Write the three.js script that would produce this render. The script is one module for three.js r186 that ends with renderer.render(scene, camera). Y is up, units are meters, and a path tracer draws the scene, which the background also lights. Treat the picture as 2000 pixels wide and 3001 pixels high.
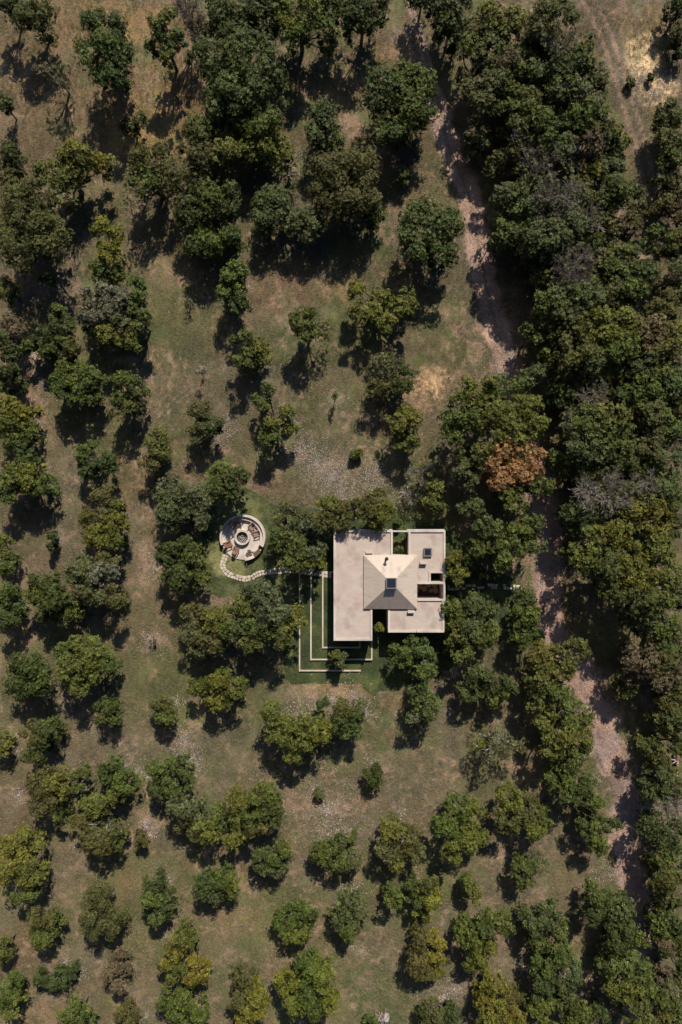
import * as THREE from 'three';
import { Sky } from 'three/addons/objects/Sky.js';
import { mergeGeometries } from 'three/addons/utils/BufferGeometryUtils.js';

// ---------------------------------------------------------------- camera, sky, sun, exposure
const CAM_H = 80;                                   // a drone straight above the orchard, 80 m up
const camera = new THREE.PerspectiveCamera(2 * Math.atan(1500.5 / 2000) * 180 / Math.PI, 682 / 1024, 0.5, 2000);
camera.position.set(0, CAM_H, 0);
camera.up.set(0, 0, -1);
camera.lookAt(0, 0, 0);

const scene = new THREE.Scene();
const SUN = new THREE.Vector3(0.172, 0.69, -0.70).normalize();
const sky = new Sky();
sky.scale.setScalar(1000);
sky.material.uniforms.sunPosition.value.copy(SUN);
sky.material.uniforms.turbidity.value = 7;
sky.material.uniforms.rayleigh.value = 0.75;
sky.material.uniforms.mieCoefficient.value = 0.004;
scene.add(sky);
scene.environmentIntensity = 0.1;
const sun = new THREE.DirectionalLight(new THREE.Color().setRGB(1, 0.915, 0.8), 4.6);
sun.name = 'sun';
sun.position.copy(SUN).multiplyScalar(150);
sun.castShadow = true;
sun.shadow.mapSize.set(4096, 4096);
Object.assign(sun.shadow.camera, { left: -80, right: 80, top: 80, bottom: -80, near: 1, far: 400 });
scene.add(sun);
const renderer = new THREE.WebGLRenderer({ antialias: true });
renderer.setSize(682, 1024);
renderer.toneMapping = THREE.LinearToneMapping;
renderer.toneMappingExposure = 1.18;
renderer.shadowMap.enabled = true;

// ---------------------------------------------------------------- helpers
function rng(seed) { let s = seed | 0; return () => { s = (s + 0x6d2b79f5) | 0; let t = Math.imul(s ^ (s >>> 15), 1 | s); t = (t + Math.imul(t ^ (t >>> 7), 61 | t)) ^ t; return ((t ^ (t >>> 14)) >>> 0) / 4294967296; }; }
const clamp = (x, a, b) => Math.min(b, Math.max(a, x)), lerp = (a, b, t) => a + (b - a) * t, smooth = (a, b, x) => { const t = clamp((x - a) / (b - a), 0, 1); return t * t * (3 - 2 * t); };
// survey plan: the plot was laid out on a plan with 25 units to the metre, origin (1000, 1500) under the drone;
// a point that stands h metres above the ground is read off that plan with its height taken out
const mx = (u, h = 0) => (u - 1000) * (CAM_H - h) / 2000, mz = (v, h = 0) => (v - 1500) * (CAM_H - h) / 2000, ms = (d, h = 0) => d * (CAM_H - h) / 2000;
const lin = (r, g, b) => new THREE.Color(r / 255, g / 255, b / 255).convertSRGBToLinear();
const used = new Map();
function numbered(name) { const n = used.get(name) || 0; used.set(name, n + 1); return n ? name + '_' + String(n).padStart(3, '0') : name; }
function shadows(o) { o.castShadow = true; o.receiveShadow = true; return o; }
function top(o, name, label, category, extra = {}) { o.name = numbered(name); o.userData = { label, category, ...extra }; scene.add(o); return o; }
function structure(o, name, label) { o.name = name; o.userData = { kind: 'structure', label }; scene.add(shadows(o)); return o; }
function part(parent, name, geometry, material, label) { const m = shadows(new THREE.Mesh(geometry, material)); m.name = name; if (label) m.userData.label = label; parent.add(m); return m; }
function boxG(x0, y0, z0, x1, y1, z1) {            // axis-aligned box with uv in metres
  const g = new THREE.BoxGeometry(x1 - x0, y1 - y0, z1 - z0).translate((x0 + x1) / 2, (y0 + y1) / 2, (z0 + z1) / 2);
  const p = g.attributes.position, n = g.attributes.normal, uv = g.attributes.uv;
  for (let i = 0; i < p.count; i++) {
    if (Math.abs(n.getY(i)) > 0.5) uv.setXY(i, p.getX(i), -p.getZ(i));
    else if (Math.abs(n.getX(i)) > 0.5) uv.setXY(i, p.getZ(i), p.getY(i));
    else uv.setXY(i, p.getX(i), p.getY(i));
  }
  return g;
}
// noise
const H = new Float32Array(65536); { const r = rng(77); for (let i = 0; i < 65536; i++) H[i] = r(); }
const hash2 = (x, y) => H[((x * 73 + y * 251 + ((x * y) & 1023) * 17) & 65535)];
function noise(x, y) { const ix = Math.floor(x), iy = Math.floor(y), fx = x - ix, fy = y - iy, s = fx * fx * (3 - 2 * fx), t = fy * fy * (3 - 2 * fy);
  const a = hash2(ix, iy), b = hash2(ix + 1, iy), c = hash2(ix, iy + 1), d = hash2(ix + 1, iy + 1); return a + (b - a) * s + (c - a) * t + (a - b - c + d) * s * t; }
const fbm = (x, y, o = 4) => { let v = 0, a = 0.5, n = 0; for (let i = 0; i < o; i++) { v += a * noise(x, y); n += a; a *= 0.5; x = x * 2.03 + 17.1; y = y * 2.03 + 9.7; } return v / n; };
const std = (o) => new THREE.MeshStandardMaterial(o);

// ---------------------------------------------------------------- ground cover map (what grows and lies where)
const TW = 1536, TH = 2048, GX = 96, GZ = 128;      // texels and metres
const C = {
  straw: lin(138, 110, 68), brown: lin(102, 82, 60), olive: lin(92, 89, 51), grey: lin(98, 88, 69), green: lin(74, 82, 40), pink: lin(140, 113, 91),
  pale: lin(174, 153, 126), soil: lin(184, 147, 110), lawn: lin(50, 60, 28), lawn2: lin(70, 76, 36), dryLawn: lin(122, 118, 74), track: lin(160, 130, 114), trackGrey: lin(124, 111, 106),
  rust: lin(106, 80, 55), strawPale: lin(214, 182, 136), dark: lin(70, 58, 44),
};
// patches: plan x, y, radius x, radius y, colour, strength
const PATCH = [
  [105, 1150, 52, 180, 'pink', .85], [80, 1040, 80, 32, 'pale', .9], [430, 1500, 40, 220, 'pink', .5], [120, 1290, 34, 60, 'pale', .45], [440, 1230, 150, 40, 'pink', .4], [560, 1130, 140, 30, 'pink', .4], [960, 2030, 150, 36, 'pale', .6], [930, 2355, 210, 44, 'pink', .75], [680, 2200, 110, 60, 'pink', .3], [450, 2170, 150, 34, 'pink', .35], [430, 1420, 60, 60, 'pink', .4], [960, 1390, 90, 60, 'pale', .35], [700, 2290, 60, 20, 'pink', .4], [1160, 2820, 40, 60, 'pink', .4],
  [900, 2150, 500, 160, 'olive', .5], [700, 2300, 300, 120, 'olive', .4], [1130, 2120, 90, 140, 'green', .5], [860, 2090, 60, 40, 'green', .4], [620, 2110, 90, 50, 'green', .35], [520, 1000, 200, 200, 'olive', .5], [900, 1000, 260, 120, 'olive', .5], [1130, 1330, 80, 80, 'olive', .5], [870, 1330, 90, 60, 'green', .4], [500, 2700, 500, 160, 'olive', .4], [1250, 2500, 200, 120, 'olive', .4], [900, 2620, 200, 80, 'green', .3],
  [120, 200, 300, 400, 'brown', .75], [330, 60, 260, 120, 'straw', .6], [420, 330, 160, 200, 'straw', .9], [540, 270, 120, 170, 'straw', 1], [350, 60, 160, 100, 'straw', .8], [100, 250, 140, 160, 'straw', .4], [90, 430, 120, 90, 'brown', .6], [420, 420, 120, 60, 'straw', .9],
  [300, 500, 90, 90, 'pink', .4], [560, 160, 60, 70, 'pink', .6], [980, 290, 90, 70, 'straw', .8], [1020, 370, 50, 70, 'pink', .8], [1150, 200, 110, 80, 'straw', .8], [1180, 130, 60, 70, 'pink', .4],
  [845, 500, 60, 70, 'green', .8], [850, 480, 40, 50, 'pale', .35], [1290, 560, 90, 120, 'olive', .8], [1220, 600, 60, 60, 'straw', .5],
  [470, 760, 120, 110, 'pink', .35], [450, 780, 40, 40, 'pink', .5], [470, 960, 110, 120, 'olive', .7], [560, 960, 110, 130, 'olive', .8], [470, 980, 40, 30, 'green', .7], [560, 1000, 60, 60, 'green', .35],
  [800, 850, 130, 90, 'rust', .75], [760, 800, 80, 60, 'brown', .6], [880, 790, 60, 40, 'rust', .5], [1000, 850, 70, 50, 'straw', .5], [845, 1000, 60, 90, 'green', .7], [965, 970, 60, 90, 'green', .7], [1000, 920, 50, 50, 'green', .4],
  [1110, 680, 40, 130, 'green', .75], [730, 660, 50, 60, 'green', .5], [1300, 900, 90, 80, 'olive', .7], [1235, 1060, 40, 30, 'green', .7], [1272, 1132, 74, 62, 'soil', 1], [1262, 1150, 60, 50, 'soil', .9], [1330, 1150, 60, 60, 'pink', .6], [1250, 1120, 50, 40, 'soil', .6], [1290, 1180, 90, 60, 'pink', .5],
  [1240, 1320, 50, 90, 'green', .55], [940, 1300, 150, 100, 'grey', .6], [985, 1162, 26, 22, 'pale', .8], [1000, 1180, 160, 90, 'olive', .5], [923, 1274, 12, 10, 'pink', .9],
  [600, 1100, 160, 120, 'grey', .5], [430, 1190, 110, 80, 'grey', .6], [80, 1080, 60, 130, 'pink', .6], [130, 1200, 50, 150, 'pink', .5], [70, 1030, 60, 25, 'pale', .6], [110, 1250, 20, 40, 'pale', .5],
  [180, 1100, 80, 200, 'olive', .4], [190, 1380, 60, 120, 'grey', .6], [400, 1400, 90, 110, 'rust', .5], [420, 1350, 60, 40, 'pink', .5], [560, 1370, 60, 40, 'brown', .6], [430, 1660, 60, 130, 'pink', .45], [450, 1660, 30, 12, 'pale', .5],
  [420, 1560, 30, 40, 'green', .3], [150, 1630, 90, 60, 'brown', .6], [80, 1720, 30, 80, 'pink', .6], [90, 1850, 40, 80, 'pink', .5], [430, 1860, 120, 100, 'brown', .5], [440, 1980, 90, 90, 'olive', .8], [400, 2060, 60, 60, 'olive', .6],
  [470, 1925, 50, 30, 'green', .6], [540, 2070, 30, 50, 'green', .7], [370, 2090, 50, 40, 'green', .5], [440, 2180, 160, 70, 'grey', .6], [680, 2180, 120, 120, 'grey', .8], [760, 2080, 90, 60, 'olive', .5], [60, 2170, 50, 60, 'pink', .5],
  [30, 2300, 80, 90, 'brown', .6], [60, 2420, 80, 60, 'brown', .7], [680, 2270, 90, 60, 'grey', .6], [1110, 2160, 60, 90, 'green', .75], [1170, 2200, 120, 80, 'olive', .7], [980, 2220, 100, 60, 'olive', .5], [1200, 2260, 160, 90, 'grey', .7],
  [960, 2350, 150, 40, 'pink', .6], [1030, 2375, 60, 22, 'pink', .8], [1160, 2050, 60, 30, 'rust', .6], [980, 2025, 120, 26, 'straw', .8], [1060, 2015, 40, 26, 'straw', .9], [900, 2060, 120, 40, 'grey', .5],
  [860, 2440, 120, 60, 'olive', .6], [780, 2640, 130, 60, 'olive', .7], [700, 2700, 90, 50, 'straw', .5], [740, 2760, 110, 70, 'olive', .8], [660, 2860, 60, 90, 'green', .7], [1060, 2880, 150, 110, 'green', .85], [1120, 2960, 120, 60, 'green', .7],
  [1060, 2780, 60, 40, 'pink', .45], [1150, 2760, 60, 100, 'grey', .7], [830, 2820, 70, 30, 'brown', .5], [1310, 2700, 60, 60, 'grey', .7], [1440, 2180, 80, 70, 'olive', .4], [1350, 2180, 80, 120, 'grey', .5], [1380, 2110, 60, 60, 'olive', .5],
  [1620, 2430, 60, 70, 'grey', .6], [1610, 2540, 30, 20, 'green', 1], [1490, 2670, 60, 30, 'green', .7], [1640, 2570, 90, 60, 'olive', .6], [1680, 2600, 70, 60, 'brown', .5], [1440, 2600, 60, 60, 'grey', .6], [1500, 2800, 60, 60, 'pink', .5], [1480, 2830, 70, 50, 'grey', .5],
  [1660, 2760, 40, 60, 'rust', .6], [1720, 2860, 30, 20, 'soil', .7], [380, 2590, 50, 70, 'straw', .4], [380, 2620, 40, 100, 'rust', .4], [400, 2760, 60, 140, 'green', .6], [230, 2650, 80, 70, 'olive', .7], [190, 2560, 60, 60, 'grey', .5],
  [60, 2760, 60, 100, 'rust', .8], [100, 2830, 100, 50, 'rust', .5], [120, 2980, 140, 50, 'straw', .5], [260, 2900, 90, 60, 'brown', .6], [330, 2960, 60, 60, 'rust', .4], [640, 2720, 90, 60, 'pink', .35], [430, 2860, 40, 80, 'brown', .5],
  [1360, 1930, 40, 40, 'pink', .8], [1470, 2060, 30, 30, 'pink', .5], [1500, 1760, 60, 60, 'green', .5], [1770, 60, 160, 120, 'brown', .8], [1850, 130, 90, 120, 'olive', .7], [1900, 100, 90, 90, 'straw', .5], [1885, 175, 62, 90, 'strawPale', 1], [1915, 265, 80, 46, 'strawPale', 1], [1860, 190, 60, 25, 'strawPale', .8],
  [1930, 270, 60, 45, 'strawPale', .9], [1900, 250, 60, 40, 'strawPale', .8], [1830, 180, 40, 20, 'strawPale', .8], [1910, 340, 40, 30, 'straw', .6], [1780, 300, 60, 200, 'olive', .5], [1860, 420, 50, 90, 'straw', .5], [1880, 560, 70, 90, 'olive', .6], [1950, 720, 60, 60, 'rust', .9], [1980, 820, 40, 90, 'straw', .7], [1990, 950, 30, 120, 'olive', .8],
  [560, 1920, 60, 60, 'green', .3], [1180, 2010, 60, 30, 'olive', .6], [640, 1760, 50, 16, 'pink', .5], [1100, 1440, 90, 40, 'green', .5], [760, 1400, 70, 40, 'brown', .7], [850, 1440, 90, 34, 'brown', .6], [720, 1440, 40, 40, 'pink', .5],
];
const ROAD = [[1205, 20], [1245, 160], [1288, 310], [1312, 420], [1362, 540], [1392, 640], [1408, 760], [1440, 900], [1480, 1050], [1520, 1200], [1575, 1400], [1612, 1560], [1618, 1640], [1602, 1720], [1622, 1850], [1690, 1960], [1745, 2060], [1775, 2170], [1820, 2270], [1848, 2380], [1845, 2460], [1835, 2540], [1862, 2620], [1885, 2700], [1860, 2800], [1835, 2900], [1850, 3040]];
const ROADW = (v) => v < 260 ? 18 : v < 330 ? 30 : v < 1300 ? 44 : v < 1900 ? 52 : v < 2500 ? 60 : 48;
const PATH2 = [[1715, -20], [1775, 100], [1810, 200], [1850, 330], [1880, 430], [1905, 540], [1965, 680], [2010, 780]];
function nearLine(P, x, y) { let d = 1e9, sgn = 0; for (let i = 0; i + 1 < P.length; i++) { const [ax, ay] = P[i], [bx, by] = P[i + 1], vx = bx - ax, vy = by - ay, t = clamp(((x - ax) * vx + (y - ay) * vy) / (vx * vx + vy * vy), 0, 1), ex = x - ax - vx * t, ey = y - ay - vy * t, q = Math.hypot(ex, ey); if (q < d) { d = q; sgn = vx * ey - vy * ex; } } return sgn < 0 ? -d : d; }
const LAWN = [[600, 1395], [660, 1408], [715, 1424], [748, 1441], [775, 1460], [800, 1475], [850, 1485], [930, 1489], [1050, 1492], [1150, 1482], [1250, 1500], [1330, 1560], [1400, 1650], [1490, 1690], [1532, 1712], [1545, 1750], [1510, 1830], [1440, 1885], [1340, 1950], [1235, 2000], [1155, 2028], [1088, 2038], [1076, 2024], [1072, 2010], [1058, 2003], [960, 2002], [850, 2004], [832, 1985], [822, 1900], [782, 1800], [735, 1768], [690, 1757], [640, 1748], [606, 1730], [592, 1690], [584, 1600], [586, 1500]];
function inPoly(P, x, y) { let c = false; for (let i = 0, j = P.length - 1; i < P.length; j = i++) if ((P[i][1] > y) !== (P[j][1] > y) && x < (P[j][0] - P[i][0]) * (y - P[i][1]) / (P[j][1] - P[i][1]) + P[i][0]) c = !c; return c; }
// leaf litter spots: plan x, y, radius, strength
const LITTER = [[970, 1395, 70, 1], [930, 1360, 60, .7], [1000, 1440, 70, .7], [1100, 1380, 80, .4], [880, 1320, 70, .5], [1100, 1430, 70, .6], [1200, 1450, 60, .6], [660, 1265, 26, 1], [670, 1230, 40, .4], [640, 1290, 60, .5], [440, 1872, 34, 1], [450, 1890, 24, .8], [555, 885, 22, .8], [592, 1075, 22, .7], [985, 1160, 26, .7], [730, 840, 20, .7],
  [860, 1240, 20, .7], [90, 1035, 40, 1], [50, 1045, 24, .8], [140, 1065, 30, .5], [110, 1240, 24, .9], [130, 1130, 50, .4], [145, 1370, 24, .6], [365, 1505, 14, .9], [180, 1580, 24, .8], [320, 1650, 40, .2], [450, 1665, 34, .7], [440, 1620, 40, .4], [70, 1780, 20, .9], [75, 1740, 20, .7], [30, 2160, 30, .8], [50, 2200, 26, .6], [55, 2330, 34, .7], [90, 2310, 30, .5], [200, 2265, 40, .6],
  [370, 2245, 34, .7], [400, 2260, 24, .7], [520, 2060, 24, .9], [545, 2180, 40, .9], [540, 2150, 24, .7], [560, 2225, 40, .8], [580, 2240, 34, .5], [430, 2280, 24, .6], [430, 2410, 34, 1], [440, 2440, 28, .9], [220, 2480, 22, .8], [500, 2580, 20, .8], [540, 2225, 60, .5], [195, 2815, 30, .8], [240, 2850, 22, .7], [370, 2795, 16, .8], [485, 2740, 30, .5], [430, 2980, 14, .8],
  [870, 2110, 60, .9], [930, 2080, 50, .8], [980, 2050, 60, .7], [1075, 2090, 30, .9], [1040, 2040, 50, .7], [1090, 2235, 26, .9], [920, 2310, 26, .7], [1260, 2060, 30, .5], [990, 2440, 40, .8], [960, 2445, 22, .8], [1040, 2610, 34, .8], [1010, 2608, 24, .7], [1210, 2570, 24, .8], [850, 2655, 24, .6], [1060, 2785, 22, .9], [1030, 2770, 30, .4], [1300, 2920, 60, .5], [1340, 2900, 40, .4], [1180, 2380, 40, .4], [960, 2370, 140, .35],
  [1420, 2470, 40, .4], [1340, 1970, 30, .5], [1745, 2280, 30, .5], [1600, 1990, 40, .4], [1610, 1640, 50, .7], [1580, 1715, 24, 1], [1500, 1045, 60, .8], [1470, 1090, 50, .7], [1360, 560, 24, .5], [1390, 680, 30, .6], [1200, 340, 40, .4], [1295, 350, 40, .5], [1100, 60, 30, .6], [1195, 100, 24, .7], [1670, 2850, 40, .5], [1530, 2840, 50, .5], [1790, 2560, 40, .6], [1740, 2600, 50, .3], [1880, 230, 60, .9], [1920, 280, 50, .8]];
const noiseField = (u, v) => fbm(u / 60 + 3, v / 60 + 8, 4);
{
  console.log('ground map');
}
function groundTexture() {
  const data = new Uint8Array(TW * TH * 4), bump = new Uint8Array(TW * TH);
  const R = new Float32Array(TW * TH), G = new Float32Array(TW * TH), B = new Float32Array(TW * TH);
  const upx = GX * 25 / TW, vpx = GZ * 25 / TH, u0 = 1000 - GX * 12.5, v0 = 1500 - GZ * 12.5;
  const warp = new Float32Array(TW * TH), mott = new Float32Array(TW * TH), mott2 = new Float32Array(TW * TH);
  for (let j = 0, k = 0; j < TH; j++) for (let i = 0; i < TW; i++, k++) {
    const u = u0 + (i + .5) * upx, v = v0 + (j + .5) * vpx, n1 = fbm(u / 170, v / 170, 4), n2 = fbm(u / 55 + 40, v / 55, 4), w = fbm(u / 34 + 9, v / 34 + 71, 4);
    warp[k] = w;
    const t = smooth(.35, .65, n1), s = smooth(.4, .68, n2);
    const a = C.olive, b = C.grey, c = C.brown;
    R[k] = lerp(lerp(a.r, b.r, t), c.r, s * .55); G[k] = lerp(lerp(a.g, b.g, t), c.g, s * .55); B[k] = lerp(lerp(a.b, b.b, t), c.b, s * .55);
    mott[k] = smooth(.46, .68, fbm(u / 16 + 31, v / 16 + 12, 3)) * smooth(.36, .62, fbm(u / 75 + 61, v / 75 + 5, 3)); mott2[k] = smooth(.48, .7, fbm(u / 22 + 77, v / 22 + 33, 3));
  }
  const mixAt = (k, c, m) => { R[k] += (c.r - R[k]) * m; G[k] += (c.g - G[k]) * m; B[k] += (c.b - B[k]) * m; };
  for (const [pu, pv, ru, rv, name, st] of PATCH) {
    const c = C[name], i0 = Math.max(0, Math.floor((pu - ru * 1.5 - u0) / upx)), i1 = Math.min(TW - 1, Math.ceil((pu + ru * 1.5 - u0) / upx)), j0 = Math.max(0, Math.floor((pv - rv * 1.5 - v0) / vpx)), j1 = Math.min(TH - 1, Math.ceil((pv + rv * 1.5 - v0) / vpx));
    for (let j = j0; j <= j1; j++) for (let i = i0; i <= i1; i++) {
      const k = j * TW + i, d = Math.hypot((u0 + i * upx - pu) / ru, (v0 + j * vpx - pv) / rv) + (warp[k] - .5) * 1.5;
      if (d < 1.2) mixAt(k, c, st * (1 - smooth(.45, 1.15, d)));
    }
  }
  for (let j = 0, k = 0; j < TH; j++) for (let i = 0; i < TW; i++, k++) {
    const u = u0 + (i + .5) * upx, v = v0 + (j + .5) * vpx, w = (warp[k] - .5);
    mixAt(k, C.pink, mott[k] * .75); mixAt(k, C.green, mott2[k] * .36);
    // the dirt track: two worn wheel lines and a stony crown
    if (u > 1080 && u < 2000) {
      const d = nearLine(ROAD, u, v), W = ROADW(v) * (1 + w * 1.3), e = Math.abs(d);
      if (e < W * 1.4) {
        const worn = 1 - smooth(W * .55, W * 1.05, e), grassy = v < 1200 ? smooth(.5, .0, Math.abs(d) / 16) * .75 : smooth(.45, .6, fbm(u / 40 + 5, v / 90, 3)) * .45;
        mixAt(k, C.track, worn * .9);
        if (v > 2150 && v < 2620) mixAt(k, C.trackGrey, worn * .55 * smooth(.35, .6, fbm(u / 50, v / 80 + 4, 3)));
        mixAt(k, v < 1200 ? C.olive : C.rust, worn * grassy * .7);
      }
    }
    if (u > 1650) { const d = nearLine(PATH2, u, v), e = Math.abs(d); if (e < 60) { mixAt(k, C.grey, (1 - smooth(20, 52, e + w * 30)) * .8); mixAt(k, C.pink, smooth(11, 3, Math.abs(e - 15)) * .85); } }
    // faint wheel tracks that curve through the grass
    const ra = Math.hypot(u - 700, v - 1370); for (const rr of [262, 276]) if (u < 600 && v < 1220 && Math.abs(ra - rr) < 4) mixAt(k, C.pale, .28 * warp[k] * 1.6);
    // the watered lawn round the house and the fire pit
    if (u > 575 && u < 1570 && v > 1380 && v < 2050 && inPoly(LAWN, u + w * 44, v + (v > 1940 && u < 1090 ? w * 8 : w * 44))) {
      const dry = clamp((1 - Math.hypot((u - 640) / 70, (v - 1640) / 90)) * 1.5, 0, 1) + clamp((1 - Math.hypot((u - 690) / 46, (v - 1668) / 30)) * 2, 0, 1);
      const m = smooth(.35, .7, fbm(u / 28, v / 28 + 50, 4));
      R[k] = lerp(C.lawn.r, C.lawn2.r, m); G[k] = lerp(C.lawn.g, C.lawn2.g, m); B[k] = lerp(C.lawn.b, C.lawn2.b, m);
      mixAt(k, C.dryLawn, clamp(dry, 0, 1) * smooth(.25, .7, warp[k] + dry * .2) * .9);
      if (v < 1530) mixAt(k, C.olive, .4 * smooth(.4, .7, warp[k])); if (u < 860) mixAt(k, C.dryLawn, .3 * smooth(.35, .65, warp[k]));
    }
  }
  // grain: blades, stalks and crumbs, with streaks that lie every way
  const r = rng(5);
  for (let j = 0, k = 0; j < TH; j++) for (let i = 0; i < TW; i++, k++) {
    const u = i, v = j, f = noise(u * .55, v * .55), st = noise(u * .3 + v * .12, v * .75 - u * .1 + 31), q = r();
    let g = .50 + .56 * f + .44 * st + .42 * (q - .5) + .9 * (warp[k] - .5);
    if (q > .98) g *= 1.5; 
    data[k * 4] = 255 * clamp(toS(R[k] * g), 0, 1); data[k * 4 + 1] = 255 * clamp(toS(G[k] * g), 0, 1); data[k * 4 + 2] = 255 * clamp(toS(B[k] * g * (q > .93 ? 1.12 : 1)), 0, 1); data[k * 4 + 3] = 255;
    bump[k] = 255 * clamp(.25 + .4 * f + .35 * st + .3 * (q - .5), 0, 1);
  }
  const t = new THREE.DataTexture(data, TW, TH, THREE.RGBAFormat); t.colorSpace = THREE.SRGBColorSpace;
  const b = new THREE.DataTexture(bump, TW, TH, THREE.RedFormat);
  for (const x of [t, b]) { x.magFilter = THREE.LinearFilter; x.minFilter = THREE.LinearFilter; x.wrapS = x.wrapT = THREE.MirroredRepeatWrapping; x.flipY = false; x.needsUpdate = true; }
  return [t, b];
}
function toS(x) { return x <= .0031308 ? x * 12.92 : 1.055 * Math.pow(x, 1 / 2.4) - .055; }
const [groundMap, groundBump] = groundTexture();
const groundMat = std({ map: groundMap, bumpMap: groundBump, bumpScale: .05, roughness: .95 });
function groundUV(g) { const p = g.attributes.position, uv = new Float32Array(p.count * 2); for (let i = 0; i < p.count; i++) { uv[i * 2] = p.getX(i) / GX + .5; uv[i * 2 + 1] = p.getZ(i) / GZ + .5; } g.setAttribute('uv', new THREE.BufferAttribute(uv, 2)); return g; }
structure(new THREE.Mesh(groundUV(new THREE.PlaneGeometry(900, 900, 12, 12).rotateX(-Math.PI / 2)), groundMat), 'ground', 'dry patchy grass of the orchard floor');
function ribbon(P, wid, y) {
  const curve = new THREE.CatmullRomCurve3(P.map(([u, v]) => new THREE.Vector3(mx(u), y, mz(v)))), N = P.length * 12, pos = [], idx = [], r = rng(P.length);
  for (let i = 0; i <= N; i++) { const p = curve.getPoint(i / N), t = curve.getTangent(i / N), s = new THREE.Vector3(-t.z, 0, t.x).normalize(), w = wid * (.9 + .25 * r()), w2 = wid * (.9 + .25 * r()); pos.push(p.x + s.x * w, y, p.z + s.z * w, p.x - s.x * w2, y, p.z - s.z * w2); if (i < N) { const a = i * 2; idx.push(a, a + 2, a + 1, a + 1, a + 2, a + 3); } }
  const g = new THREE.BufferGeometry(); g.setAttribute('position', new THREE.BufferAttribute(new Float32Array(pos), 3)); g.setIndex(idx); g.computeVertexNormals(); if (g.attributes.normal.getY(0) < 0) { g.setIndex(idx.map((_, i) => idx[i - i % 3 + 2 - i % 3])); g.computeVertexNormals(); } return groundUV(g);
}
structure(new THREE.Mesh(ribbon(ROAD, 1.95, .004), groundMat), 'dirt_track', 'pinkish dirt track between the orchard and the wood');
structure(new THREE.Mesh(ribbon(PATH2, 1.5, .004), groundMat), 'grass_path', 'worn path through dry grass beyond the wood');
{
  const s = new THREE.Shape(LAWN.map(([u, v]) => new THREE.Vector2(mx(u), -mz(v))));
  const g = new THREE.ExtrudeGeometry(s, { depth: .02, bevelEnabled: false }).rotateX(-Math.PI / 2);
  structure(new THREE.Mesh(groundUV(g), groundMat), 'lawn', 'dark green watered lawn round the house and fire pit');
}
console.log('ground done');

// ---------------------------------------------------------------- plaster, stone, wood, metal
function plasterTexture(seed, base, tint, streak) {
  const n = 512, d = new Uint8Array(n * n * 4), b = new Uint8Array(n * n), r = rng(seed);
  for (let j = 0, k = 0; j < n; j++) for (let i = 0; i < n; i++, k++) {
    const x = i / n * 12, y = j / n * 12, w = fbm(x * .7 + seed, y * .7, 5), s = fbm(x * streak[0] + 9, y * streak[1] + seed, 4), f = noise(i * .6, j * .6), q = r();
    const stain = smooth(.56, .74, fbm(x * .5 + seed * 3, y * .28 + 90, 5)), t = smooth(.35, .68, w), g = (.93 + .2 * (s - .5) + .12 * (f - .5) + .12 * (q - .5) + .2 * (w - .5)) * (1 - .2 * stain), sp = noise(x * 9 + 50, y * 9) > .92 ? .82 : 1;
    for (let c = 0; c < 3; c++) d[k * 4 + c] = 255 * clamp(toS(lerp(base[c], tint[c], t) * g * sp), 0, 1);
    d[k * 4 + 3] = 255; b[k] = 255 * clamp(.5 * s + .3 * f + .3 * w, 0, 1);
  }
  const t = new THREE.DataTexture(d, n, n, THREE.RGBAFormat), u = new THREE.DataTexture(b, n, n, THREE.RedFormat); t.colorSpace = THREE.SRGBColorSpace;
  for (const x of [t, u]) { x.magFilter = THREE.LinearFilter; x.wrapS = x.wrapT = THREE.MirroredRepeatWrapping; x.repeat.set(1 / 7.3, 1 / 7.3); x.needsUpdate = true; }
  return [t, u];
}
const [rfT, rfB] = plasterTexture(11, [.50, .385, .315], [.49, .40, .325], [.8, 2.2]);
const [pyT, pyB] = plasterTexture(23, [.57, .465, .365], [.555, .45, .35], [3, .8]);
const [wlT, wlB] = plasterTexture(31, [.55, .465, .39], [.57, .50, .42], [1, 1]);
const roofMat = std({ map: rfT, bumpMap: rfB, bumpScale: .012, roughness: .9 });
const pyramidMat = std({ map: pyT, bumpMap: pyB, bumpScale: .03, roughness: .9 });
const wallMat = std({ map: wlT, bumpMap: wlB, bumpScale: .008, roughness: .9 });
const metalMat = std({ color: new THREE.Color().setRGB(.22, .19, .16), roughness: .5, metalness: .4 });
const darkMetal = std({ color: new THREE.Color().setRGB(.035, .03, .03), roughness: .6, metalness: .3 });
const glassMat = new THREE.MeshPhysicalMaterial({ color: new THREE.Color().setRGB(.02, .025, .04), roughness: .06, clearcoat: .4 });
function woodMat(r, g, b, seed) {
  const n = 128, d = new Uint8Array(n * n * 4), q = rng(seed);
  for (let j = 0, k = 0; j < n; j++) for (let i = 0; i < n; i++, k++) { const v = .75 + .5 * fbm(i * .06 + seed, j * .9, 3) + .1 * (q() - .5); d[k * 4] = 255 * toS(r * v); d[k * 4 + 1] = 255 * toS(g * v); d[k * 4 + 2] = 255 * toS(b * v); d[k * 4 + 3] = 255; }
  const t = new THREE.DataTexture(d, n, n, THREE.RGBAFormat); t.colorSpace = THREE.SRGBColorSpace; t.magFilter = THREE.LinearFilter; t.wrapS = t.wrapT = THREE.RepeatWrapping; t.needsUpdate = true;
  return std({ map: t, roughness: .75 });
}

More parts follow.
